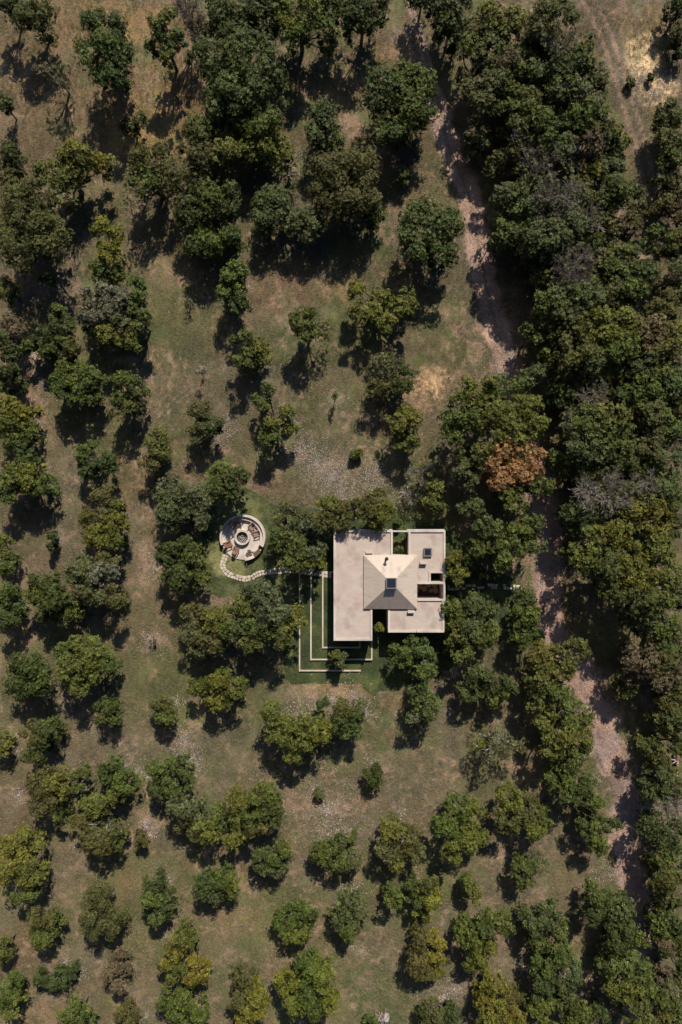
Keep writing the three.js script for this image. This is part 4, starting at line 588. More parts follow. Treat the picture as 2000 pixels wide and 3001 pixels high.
// --- lower middle
T('yg', [[800, 2095, 50, 38], [830, 2140, 56, 48, 'yg'], [900, 2130, 46, 36, 'yg'], [940, 2150, 40, 38, 'y'], [890, 2180, 44, 30], [860, 2215, 34, 26, 'yg'], [948, 2062, 17, 20, 'd'], [935, 2100, 26, 30, 'g']], { hc: 4.3, label: 'wide bright green tree in the open grass below the lawn' });
T('d', [[1020, 2075, 48, 34, 'o'], [1045, 2110, 34, 34], [1000, 2120, 36, 34], [1030, 2145, 36, 24, 'w']], { hc: 3.5, words: 'dull dark', label: 'dull dark tree amid pale leaf litter below the lawn' }); T('d', [[1090, 2260, 30, 22], [1100, 2292, 28, 26]], { hc: 2 }); T('w', [[935, 2325, 15, 18]], { hc: 1, dens: .6, name: 'shrub', category: 'shrub', label: 'thin little shrub alone in the open grass', group: 'shrubs' });
T('b', [[1175, 1905, 40, 30, 'g'], [1225, 1900, 44, 34, 'b'], [1180, 1935, 36, 20, 'g'], [1255, 1920, 24, 30]], { hc: 2.9, label: 'glossy bluish green tree in the shadow below the short wing' });
T('g', [[1245, 1980, 42, 34], [1225, 2030, 34, 34, 'b'], [1250, 2070, 44, 46, 'g'], [1225, 2110, 34, 26, 'w'], [1240, 1960, 26, 20, 'w']], { hc: 3.8 }); T('w', [[980, 1922, 18, 16, 'yg'], [1000, 1930, 18, 20, 'w'], [998, 1945, 14, 14]], { hc: 2.4, dens: .7, bark: paleBark, label: 'small pale stemmed tree in the stepped lawn', group: 'trees on the lawn' });
// --- between house and track
T('b', [[1340, 1790, 46, 40, 'g'], [1400, 1780, 46, 44, 'b'], [1370, 1840, 60, 50, 'b'], [1430, 1860, 44, 44, 'g'], [1330, 1850, 36, 50, 'yg'], [1350, 1910, 44, 30, 'g'], [1440, 1800, 26, 36]], { hc: 4.4, label: 'large dark tree between the short wing and the track' });
T('g', [[1540, 1755, 36, 30, 'b'], [1550, 1800, 50, 36], [1545, 1850, 44, 34, 'd'], [1525, 1880, 30, 26]], { hc: 4.2, label: 'dark glossy tree between the shaded path and the track' });
T('yg', [[1590, 1920, 52, 40], [1650, 1930, 44, 38, 'g'], [1695, 1905, 34, 32, 'g'], [1580, 1980, 44, 44, 'g'], [1640, 1980, 50, 36, 'yg'], [1560, 2050, 36, 40, 'g']], { hc: 5 }); T('yg', [[1640, 2040, 48, 44, 'g'], [1600, 2110, 44, 34, 'yg'], [1690, 2090, 54, 50, 'g'], [1640, 2150, 56, 46, 'yg'], [1700, 2160, 44, 50, 'yg'], [1620, 2210, 40, 24], [1690, 2215, 36, 30, 'g']], { hc: 5.2, label: 'large bright green tree leaning over the dirt track' });
T('b', [[1400, 1980, 46, 36], [1450, 1990, 50, 36, 'd'], [1380, 2030, 40, 30], [1440, 2040, 50, 34, 'g'], [1490, 2020, 24, 30]], { hc: 3.7 }); T('w', [[1410, 2170, 36, 26, 'yg'], [1470, 2180, 60, 34, 'w'], [1420, 2215, 36, 30, 'w'], [1520, 2200, 24, 24, 'o'], [1450, 2150, 40, 20]], { hc: 3.6, dens: .5, twigs: 34, label: 'thin grey twigged tree in open grass near the track' });
T('d', [[1640, 2280, 46, 36, 'g'], [1700, 2290, 52, 44], [1660, 2330, 52, 30, 'b'], [1740, 2340, 34, 30, 'g'], [1680, 2240, 36, 30]], { hc: 4.6 }); T('g', [[1720, 2400, 34, 36, 'd'], [1740, 2450, 46, 40, 'g'], [1790, 2425, 32, 30, 'd'], [1750, 2485, 30, 20]], { hc: 3.6 });
T('yg', [[1340, 2370, 54, 40, 'g'], [1390, 2390, 44, 44, 'yg'], [1310, 2420, 44, 40, 'g'], [1350, 2460, 56, 40, 'yg'], [1400, 2450, 34, 34], [1330, 2510, 30, 24, 'yg']], { hc: 4.4 });
T('o', [[1500, 2340, 46, 36, 'yg'], [1545, 2370, 52, 40, 'o'], [1490, 2400, 46, 40, 'o'], [1560, 2430, 46, 30, 'yg'], [1600, 2400, 30, 34, 'g']], { hc: 4.4 }); T('g', [[1535, 2540, 40, 36], [1580, 2530, 26, 26, 'w'], [1545, 2585, 36, 28]], { hc: 3.3 }); T('yg', [[1372, 2590, 20, 26, 'g'], [1385, 2620, 28, 32]], { hc: 3, label: 'small slim green tree with its shadow thrown clear' });
T('g', [[1370, 2740, 44, 42, 'g'], [1420, 2780, 46, 44, 'yg'], [1470, 2700, 44, 36, 'g'], [1390, 2820, 36, 24], [1430, 2720, 40, 36, 'd']], { hc: 4 }); T('b', [[1555, 2690, 40, 36, 'd'], [1610, 2680, 44, 36], [1640, 2720, 32, 30, 'g'], [1580, 2750, 44, 36, 'g'], [1570, 2715, 30, 30]], { hc: 3.7 });
T('y', [[1450, 2900, 44, 32, 'yg'], [1500, 2930, 40, 36, 'o'], [1440, 2960, 50, 44, 'yg'], [1500, 2985, 50, 30, 'y'], [1420, 2930, 36, 30]], { hc: 3.8, words: 'yellowish olive' });
T('o', [[1640, 2790, 50, 36, 'g'], [1590, 2830, 42, 40, 'g'], [1670, 2850, 42, 44, 'b'], [1610, 2880, 50, 36, 'd']], { hc: 4 }); T('g', [[1590, 2940, 50, 44], [1660, 2930, 46, 44, 'd'], [1620, 2985, 60, 30], [1700, 2970, 50, 40, 'g']], { hc: 3.8 });
T('b', [[1770, 2625, 44, 40, 'g'], [1810, 2660, 46, 44, 'b'], [1750, 2680, 34, 36, 'd'], [1830, 2650, 26, 36]], { hc: 4.4, label: 'bluish dark tree hanging over the end of the track' }); T('g', [[1830, 2730, 50, 44, 'd'], [1810, 2770, 44, 36, 'd'], [1865, 2760, 26, 44, 'g']], { hc: 4.4 }); T('g', [[1800, 2830, 52, 40], [1860, 2840, 54, 46], [1830, 2890, 60, 40, 'yg'], [1890, 2890, 34, 34]], { hc: 4.8 }); T('yg', [[1860, 2940, 56, 40, 'g'], [1920, 2960, 54, 40], [1870, 2985, 60, 30, 'g'], [1960, 2985, 34, 34, 'g']], { hc: 4.4 }); T('g', [[1750, 2980, 44, 34, 'd']], { hc: 3.6 });
// --- left edge
T('yg', [[40, 1200, 50, 36], [80, 1210, 36, 34, 'y'], [30, 1260, 46, 44, 'g'], [80, 1265, 34, 36, 'g'], [50, 1300, 40, 26, 'd']], { hc: 3.7 }); T('y', [[50, 1390, 52, 34, 'yg'], [100, 1395, 44, 40, 'y'], [140, 1420, 30, 36, 'g'], [80, 1430, 50, 32, 'yg'], [20, 1440, 30, 40, 'g'], [80, 1340, 40, 26, 'd']], { hc: 4.2, label: 'bright yellow green tree at the pale littered strip' });
T('g', [[12, 1595, 22, 30, 'yg'], [20, 1650, 30, 44]], { hc: 3.3 }); T('d', [[20, 1740, 40, 34, 'g'], [40, 1790, 36, 40], [10, 1810, 34, 30]], { hc: 3.6 });
T('d', [[130, 1700, 40, 32], [110, 1740, 36, 34, 'g'], [170, 1750, 50, 44, 'd'], [200, 1790, 46, 34, 'g'], [140, 1790, 40, 36]], { hc: 4.2 }); T('w', [[230, 1660, 52, 36, 'w'], [300, 1680, 56, 40, 'p'], [280, 1730, 66, 46, 'w'], [330, 1750, 44, 44, 'o'], [250, 1700, 56, 44, 'b'], [320, 1640, 34, 26, 'o']], { hc: 4.5, twigs: 14, label: 'grey green tree with pale dusty leaves joined to a darker one' });
T('yg', [[310, 1455, 46, 36, 'o'], [340, 1480, 32, 28, 'g']], { hc: 3.6 }); T('yg', [[280, 1520, 50, 36, 'o'], [340, 1530, 44, 40], [290, 1570, 52, 40, 'yg'], [335, 1580, 40, 30, 'g']], { hc: 4 });
T('d', [[250, 1320, 36, 34, 'g'], [300, 1350, 40, 36, 'd'], [260, 1370, 40, 30], [325, 1365, 20, 26]], { hc: 3.5 }); T('g', [[455, 1285, 40, 32], [465, 1320, 34, 30], [440, 1355, 32, 34, 'o']], { hc: 3.5 }); T('o', [[590, 1205, 46, 34], [615, 1240, 40, 36, 'd'], [585, 1260, 40, 26, 'o']], { hc: 3.6, words: 'dull olive', label: 'dull olive tree beside a bright patch of litter' });
T('d', [[155, 1572, 13, 22], [150, 1600, 10, 14]], { hc: 2, label: 'small dark upright tree beside pale litter', flat: 1.2 });
T('g', [[215, 1090, 52, 44, 'yg'], [265, 1110, 40, 40, 'g'], [205, 1140, 52, 40, 'g'], [255, 1155, 44, 28], [180, 1115, 34, 34, 'd']], { hc: 4 }); T('w', [[360, 1120, 40, 34, 'g'], [395, 1140, 32, 40, 'w'], [360, 1175, 44, 34, 'b'], [390, 1190, 30, 26, 'o', .6], [350, 1215, 30, 26, 'o', .4]], { hc: 4.2 });
T('p', [[280, 870, 52, 44], [340, 890, 50, 40], [270, 920, 50, 44], [320, 850, 40, 34], [350, 940, 34, 30, 'w']], { hc: 4.8, label: 'silvery grey leaved tree among green ones', uneven: .1 }); T('g', [[300, 980, 46, 32, 'yg'], [360, 990, 46, 36, 'yg'], [265, 965, 26, 24], [390, 1010, 24, 22]], { hc: 4, label: 'bright green tree tucked below the silvery tree' }); T('g', [[400, 850, 34, 44], [385, 900, 30, 30]], { hc: 4.2 }); T('d', [[410, 940, 40, 44, 'b']], { hc: 4 });
T('g', [[165, 920, 24, 36, 'g'], [185, 960, 34, 40, 'd'], [190, 1020, 40, 36, 'o'], [170, 1000, 30, 30]], { hc: 3.4 }); T('g', [[125, 985, 34, 30, 'd'], [80, 1010, 26, 20], [140, 1030, 34, 24]], { hc: 2.9 });
T('d', [[25, 960, 46, 36, 't'], [30, 1010, 44, 46, 'd'], [20, 1070, 34, 36, 'd']], { hc: 4 }); T('d', [[15, 850, 32, 36, 'g']], { hc: 3.4 }); T('g', [[140, 820, 28, 18]], { hc: 2.2, dens: .8 }); T('d', [[30, 1115, 42, 40]], { hc: 3.4 });
// --- the dense wood beyond the track
const Wd = (k, m, o = {}) => T(k, m.map(([u, v, a, b = a, kk, d]) => { const e = u < 1560 || v > 1800 ? 1.04 : 1.17; return [u, v, a * e, b * e, kk ?? k, d]; }), { skirt: .92, wood: true, hc: m[0][0] < 1560 ? 5.8 : 7, place: 'in the dense wood beside the track', dens: .9, ...o, ...(m[0][1] > 1800 ? { hc: (o.hc ?? 6) * .8 } : {}) });
Wd('d', [[1290, 0, 50, 40, 'd'], [1305, 50, 36, 34, 'b']], { hc: 3.8 }); Wd('d', [[1240, -20, 50, 40, 'd']], { hc: 3.6 }); Wd('yg', [[1440, 50, 50, 40], [1500, 60, 50, 44, 'yg'], [1470, 95, 46, 30, 'g'], [1400, 80, 40, 40, 'o']]); Wd('w', [[1340, 20, 50, 36], [1310, 60, 30, 30, 'd']]); Wd('g', [[1390, 140, 46, 40, 'g'], [1430, 150, 50, 44, 'b'], [1370, 175, 30, 30, 'w']]); Wd('o', [[1580, 40, 60, 50], [1640, 40, 50, 50, 'g'], [1600, 90, 50, 30]]);
Wd('', [[1640, 122, 60, 40]], { bare: true, amount: .9 }); Wd('o', [[1490, 180, 50, 40, 't'], [1540, 190, 50, 40, 'g']]); Wd('g', [[1660, 190, 60, 46, 'd'], [1700, 170, 46, 40, 'g'], [1725, 140, 40, 34]]); Wd('w', [[1400, 240, 46, 40, 'w'], [1450, 250, 60, 50, 'b'], [1420, 300, 56, 40, 'w'], [1480, 225, 50, 34, 'g']]); Wd('d', [[1610, 240, 60, 50], [1650, 260, 46, 40, 'g']]);
Wd('y', [[1755, 235, 30, 44, 'o'], [1740, 270, 40, 40, 'g']], { hc: 4.5, label: 'yellowish shrubby tree at the wood edge above the path' }); Wd('o', [[1510, 300, 56, 40, 'g'], [1550, 290, 40, 40, 'o'], [1540, 330, 44, 26, 't']]); Wd('w', [[1690, 285, 60, 44], [1720, 310, 40, 36, 't']]); Wd('g', [[1560, 345, 50, 32, 'yg'], [1600, 360, 40, 34], [1530, 370, 40, 30, 'o']]); Wd('y', [[1470, 368, 30, 26, 'o'], [1480, 385, 20, 18, 'y']], { hc: 4.5 }); Wd('w', [[1395, 395, 34, 20], [1420, 410, 20, 20]], { hc: 4 });
Wd('', [[1545, 425, 60, 50]], { bare: true }); Wd('g', [[1625, 420, 46, 40], [1650, 450, 30, 30, 'w']]); Wd('', [[1595, 480, 66, 36]], { bare: true, amount: .8 }); Wd('o', [[1720, 345, 56, 44, 'g'], [1760, 370, 40, 40, 'o'], [1680, 370, 40, 34, 'd']]); Wd('t', [[1715, 415, 54, 34]], {}); Wd('g', [[1785, 405, 40, 34], [1800, 430, 30, 26, 'd']], { hc: 4.4, label: 'green shrubby tree with a yellow neighbour at the path' }); Wd('y', [[1836, 407, 14, 9]], { hc: 1.2, name: 'shrub', category: 'shrub', label: 'small yellow shrub beside the worn path', group: 'shrubs' });
Wd('o', [[1460, 468, 34, 30, 'o'], [1510, 490, 34, 28, 'g']], { hc: 5 }); Wd('y', [[1780, 470, 36, 30, 'y'], [1800, 490, 34, 26, 'w'], [1750, 490, 30, 30, 'o']], { hc: 4, label: 'gold and grey tree at the wood edge by the path', dens: .7 }); Wd('o', [[1720, 500, 36, 40, 'y'], [1700, 540, 40, 30, 'o']], { hc: 5 }); Wd('g', [[1480, 570, 44, 34, 'w'], [1520, 560, 40, 36, 'g']], { hc: 6 });
Wd('', [[1635, 575, 95, 62]], { bare: true, amount: 1.7, label: 'broad grey twiggy tree, widest thin crown of the wood' }); Wd('b', [[1530, 620, 60, 46, 'b'], [1590, 640, 66, 44, 'w'], [1540, 660, 40, 30, 'g']]); Wd('', [[1720, 640, 54, 44]], { bare: true }); Wd('o', [[1800, 555, 46, 44, 'g'], [1850, 580, 46, 40, 'o'], [1780, 590, 40, 30]], { hc: 5 }); Wd('t', [[1820, 640, 56, 40, 'o'], [1850, 660, 40, 34, 't']], { hc: 5 });
Wd('g', [[1475, 675, 32, 40], [1500, 705, 30, 30, 'b']], { hc: 6 }); Wd('d', [[1560, 700, 56, 44, 'd'], [1630, 700, 60, 50, 'b'], [1590, 740, 50, 30]]); Wd('o', [[1545, 745, 34, 30, 't']], { hc: 6 }); Wd('w', [[1660, 655, 60, 44]], {}); Wd('', [[1795, 690, 30, 26]], { bare: true, hc: 5, amount: .7 }); Wd('g', [[1820, 750, 46, 40, 'yg'], [1870, 770, 40, 36, 'o'], [1800, 780, 34, 30, 'd']], { hc: 5.4 });
Wd('', [[1700, 760, 62, 40]], { bare: true }); Wd('', [[1690, 808, 88, 50]], { bare: true, darkTwigs: true, amount: 1.4 }); Wd('g', [[1820, 810, 50, 44, 'g'], [1880, 810, 50, 46, 'd'], [1850, 845, 50, 34, 'g']], { hc: 5.6 }); Wd('b', [[1775, 850, 50, 40, 'w'], [1800, 870, 34, 26]], { hc: 6 }); Wd('w', [[1620, 880, 50, 40, 'g'], [1660, 870, 50, 46, 'b'], [1660, 920, 46, 36, 'w']]); Wd('t', [[1715, 880, 54, 42, 'w']], { words: 'dusty grey' });
Wd('yg', [[1760, 960, 60, 50, 'yg'], [1820, 960, 50, 54, 'yg'], [1780, 1020, 56, 40, 'g'], [1830, 1015, 40, 40, 'g'], [1700, 960, 40, 44, 'o'], [1690, 1020, 50, 46, 'o'], [1730, 1050, 44, 34, 'w']], { hc: 7.6, label: 'very large bright green dome in the upper wood' }); Wd('g', [[1550, 970, 24, 30], [1575, 1000, 18, 20]], { hc: 5 }); Wd('g', [[1612, 1035, 24, 20, 'yg']], { hc: 4.6 }); Wd('y', [[1795, 1090, 34, 28, 'yg']], { hc: 5.4 }); Wd('w', [[1570, 1105, 40, 36, 'b']], { hc: 4.6, words: 'soft grey green', label: 'soft grey green tree in the shade between wood and grove' });
Wd('t', [[1890, 970, 60, 44, 't'], [1940, 1000, 50, 50, 'o'], [1880, 1010, 50, 40]], { hc: 5.6 }); Wd('d', [[1880, 1065, 60, 44, 'd'], [1930, 1090, 54, 50, 'g']], { hc: 6 }); Wd('g', [[1950, 900, 44, 50, 'o'], [1920, 930, 40, 40, 'd']], { hc: 5 }); Wd('y', [[1985, 1010, 24, 60, 'y']], { hc: 3 }); Wd('g', [[1970, 1130, 44, 44, 'b'], [1890, 1150, 50, 50, 'g']], { hc: 6 });
Wd('', [[1745, 1165, 58, 40]], { bare: true }); Wd('', [[1680, 1235, 40, 44]], { bare: true, hc: 6 }); Wd('b', [[1720, 1230, 54, 46, 'g'], [1790, 1220, 56, 46, 'yg'], [1720, 1300, 60, 50, 'b'], [1790, 1290, 66, 56, 'g'], [1760, 1350, 60, 36, 'b'], [1830, 1340, 40, 44, 'g']], { hc: 7.4, label: 'very large bluish green tree in the middle of the wood' }); Wd('g', [[1635, 1340, 26, 24], [1660, 1365, 34, 20, 'yg']], { hc: 5 });
Wd('yg', [[1910, 1215, 50, 44, 'o'], [1950, 1240, 46, 50, 'g']], { hc: 6.4 }); Wd('w', [[1900, 1300, 44, 44, 'o'], [1950, 1320, 50, 54, 'b']], { hc: 6.4 }); Wd('g', [[1960, 1420, 44, 50, 'b'], [1970, 1470, 36, 40, 'g']], { hc: 6.4 }); Wd('', [[1780, 1445, 84, 58]], { bare: true, amount: 1.5, label: 'grey brown twiggy tree above the brightest green giant' }); Wd('', [[1905, 1415, 42, 36]], { bare: true }); Wd('g', [[1840, 1415, 40, 34]], { dens: .5, hc: 6 });
Wd('yg', [[1860, 1500, 40, 36, 'yg'], [1920, 1520, 50, 44, 'yg'], [1900, 1480, 44, 34, 'g']], { hc: 6.6 });
Wd('yg', [[1800, 1560, 50, 42, 'yg'], [1720, 1590, 44, 40, 'g'], [1715, 1640, 36, 36, 'g'], [1780, 1650, 50, 44, 'b'], [1860, 1630, 56, 44, 'yg'], [1880, 1690, 54, 40, 'yg'], [1810, 1690, 44, 34, 'g'], [1930, 1610, 46, 50, 'g'], [1950, 1680, 44, 46, 'g'], [1820, 1730, 50, 34, 'd'], [1890, 1760, 60, 40, 'd'], [1940, 1740, 44, 40, 'g']], { hc: 8.2, uneven: .12, label: 'giant green tree, broadest crown of the wood' });
Wd('o', [[1945, 1830, 46, 40, 'g'], [1970, 1850, 40, 40, 'o']], { hc: 6 }); Wd('t', [[1880, 1930, 60, 46, 't'], [1930, 1930, 60, 50, 'o'], [1900, 1990, 60, 46, 't'], [1960, 1970, 44, 50, 't']], { hc: 6.6, label: 'very large tan and olive tree beyond the track' }); Wd('g', [[1835, 2020, 30, 26, 'g']], { hc: 4.6 }); Wd('g', [[1940, 2110, 30, 30, 'yg'], [1965, 2140, 30, 24, 'yg']], { hc: 5 }); Wd('t', [[1970, 2050, 46, 50, 'o']], { hc: 6 });
Wd('o', [[1950, 2245, 40, 30, 'o']], { hc: 5 }); Wd('', [[1968, 2360, 56, 50]], { bare: true, hc: 5.6 }); Wd('d', [[1920, 2430, 50, 44, 'd'], [1980, 2450, 40, 50, 'd']], { hc: 5.6 }); Wd('d', [[1945, 2520, 34, 40, 'g'], [1985, 2510, 36, 40]], { hc: 5.4 }); Wd('', [[1985, 2580, 44, 50]], { bare: true, hc: 5.4 }); Wd('d', [[1935, 2730, 34, 50, 'g'], [1975, 2700, 40, 44, 'd']], { hc: 5.6 }); Wd('d', [[1985, 2810, 34, 44, 'd']], { hc: 5.4 }); Wd('d', [[1985, 2890, 36, 40, 'g'], [1950, 2860, 30, 30, 't']], { hc: 5 }); Wd('d', [[1960, 2630, 44, 44, 'd']], { hc: 5.4 }); Wd('d', [[1915, 2330, 44, 40, 'd'], [1940, 2290, 40, 40, 'd']], { hc: 5.6 }); Wd('d', [[1900, 2180, 40, 30, 'd'], [1985, 2190, 34, 40, 'd']], { hc: 5 });
{ // lower trees that close the floor of the wood
  const q = rng(3131), spots = [[1340, 95], [1300, 30], [1540, 120], [1590, 160], [1560, 235], [1480, 330], [1640, 330], [1510, 430], [1660, 480], [1560, 540], [1700, 580], [1520, 700], [1760, 560], [1760, 640], [1640, 770], [1600, 800], [1740, 720], [1780, 770], [1620, 950], [1720, 830], [1660, 1080], [1740, 1110], [1640, 1160], [1690, 1130], [1850, 1090], [1840, 1160], [1860, 1240], [1650, 1290], [1700, 1400], [1850, 1380], [1900, 1370], [1690, 1500], [1740, 1510], [1840, 1470], [1960, 1540], [1900, 1840], [1960, 1900], [1980, 2000], [1960, 2300], [1950, 2580], [1960, 2760], [1950, 2920], [1930, 690], [1985, 700], [1970, 860], [1990, 790], [1990, 1070], [1985, 1190], [1990, 1270], [1850, 1800], [1990, 1760], [1990, 1920], [1985, 2110], [1990, 2970]];
  const ks = ['d', 'd', 'b', 'o', 'g', 'w', 't'];
  for (const [u, v] of spots) { const k = ks[(q() * ks.length) | 0], r = 34 + 22 * q(), k2 = ks[(q() * ks.length) | 0]; T(k, [[u + 8 * q(), v + 8 * q(), r, r * (.8 + .3 * q())], [u + (q() - .5) * 40, v + (q() - .5) * 40, r * .7, r * .7, k2]], { wood: true, hc: 4.2 + 1.6 * q(), skirt: .92, dens: .9, place: 'in the dense wood beside the track' }); }
}
const Fr = (k, m, o = {}) => T(k, o.category ? m : m.map(([u, v, a, b = a, kk, d]) => [u, v, a * (v < 200 ? .9 : 1.15), b * (v < 200 ? .9 : 1.15), kk ?? k, d]), { wood: true, hc: 4, place: 'beyond the worn path', ...o });
Fr('o', [[1975, 30, 40, 44, 'd'], [1985, 95, 30, 40, 'o']], { hc: 2.4 }); Fr('o', [[1990, 150, 26, 26, 'd']], { hc: 1.4 }); Fr('o', [[1965, 330, 40, 34, 'o'], [1980, 365, 36, 36, 'g'], [1945, 365, 30, 30, 'o']], { hc: 3 }); Fr('g', [[1985, 450, 36, 44, 'g'], [1960, 420, 34, 36, 'o']], { hc: 4 }); Fr('o', [[1955, 510, 36, 40, 'd'], [1985, 540, 30, 40, 'o']], { hc: 3.4 }); Fr('t', [[1935, 600, 36, 34, 'o'], [1980, 620, 34, 40, 't']], { hc: 2.8 }); Fr('g', [[1849, 240, 12, 13, 'd']], { hc: .8, name: 'shrub', category: 'shrub', label: 'dark round shrub between path and straw patch', group: 'shrubs' }); Fr('d', [[1908, 226, 8, 8, 'g']], { hc: .6, name: 'shrub', category: 'shrub', label: 'tiny dark shrub within the pale straw patch', group: 'shrubs' });
// --- young saplings in the open grass
const sap = (u, v, hc, r, label, k = 'w') => T(k, [[u, v, r, r]], { hc, dens: .55, limbs: 8, name: 'sapling', category: 'sapling', label, group: 'saplings in the open grass' });
sap(553, 888, 1.3, 11, 'tiny sapling ringed by white litter beside tall trees'); sap(588, 1085, 2.1, 10, 'thin sapling with pale leaves beside faint wheel tracks', 'p'); sap(983, 1157, 2.6, 9, 'slim sapling in a pale cleared ring with thin shadow', 'g'); sap(560, 2250, .8, 8, 'tiny sapling in leaf litter below the round olive tree', 'd'); T('g', [[1042, 1330, 17, 15, 'g'], [1056, 1327, 8, 9, 'y']], { hc: .9, name: 'shrub', category: 'shrub', label: 'small bright shrub alone above the roof tree', group: 'shrubs' }); sap(447, 1885, .7, 9, 'withered sapling inside a ring of white litter', 't');
// a label for each tree that has none yet: its look, then what grows or lies beside it
for (const t of grown) {
  if (t.label) continue;
  let near = null, gap = 1e9; for (const s of grown) if (s !== t && !s.label?.includes('shrub')) { const d = Math.hypot(s.x - t.x, s.z - t.z) - s.r - t.r; if (d < gap) { gap = d; near = s; } }
  const u = t.x * 25 + 1000, v = t.z * 25 + 1500, lit = LITTER.some(([a, b, R, s]) => s > .55 && Math.hypot(a - u, b - v) < R + t.r * 22), road = Math.abs(nearLine(ROAD, u, v)) < 130;
  const rel = gap > .9 ? 'standing clear of other trees' : `${gap < -.6 ? 'pressed against' : 'beside'} a ${near.size} ${near.w} one`;
  const where = t.place ?? (road ? 'along the dirt track' : lit ? 'in pale leaf litter' : v < 620 && u < 600 ? 'in straw coloured grass' : 'in the orchard grass');
  const put = (s) => { if (s.split(' ').length <= 16) t.g.userData.label = s; };
  put(`${t.size} ${t.w} tree ${rel}`);
  put(`${t.size} ${t.w} tree ${rel} ${t.wood ? where.replace('in the dense wood beside the track', 'in the wood') : where}`);
}
{ // look-alikes: say what stands on either side of them
  const count = new Map(); for (const t of grown) { const l = t.g.userData.label; count.set(l, (count.get(l) || 0) + 1); }
  for (const t of grown) if (count.get(t.g.userData.label) > 1 && !t.label) {
    const n = grown.filter((s) => s !== t).sort((a, b) => Math.hypot(a.x - t.x, a.z - t.z) - a.r - Math.hypot(b.x - t.x, b.z - t.z) + b.r), [a, b, c, d] = n;
    for (const l of [`${t.size} ${t.w} tree between ${a.size} ${a.w} and ${b.size} ${b.w} trees${t.wood ? ' in the wood' : ''}`, `${t.size} ${t.w} tree among ${a.w}, ${b.w} and ${c.size} ${c.w} trees${t.wood ? ' in the wood' : ''}`, `${t.size} ${t.w} tree among ${a.w}, ${b.w} and ${c.size} ${c.w} ones`, `${t.size} ${t.w} tree ringed by ${a.w}, ${b.w}, ${c.w} and ${d.w} ones`, `${t.size} ${t.w} tree close to ${b.size} ${b.w} and ${d.size} ${d.w} ones`]) if (!count.get(l) && l.split(' ').length <= 16) { count.set(l, 1); t.g.userData.label = l; break; }
  }
}
console.log('leaves', leafTotal);


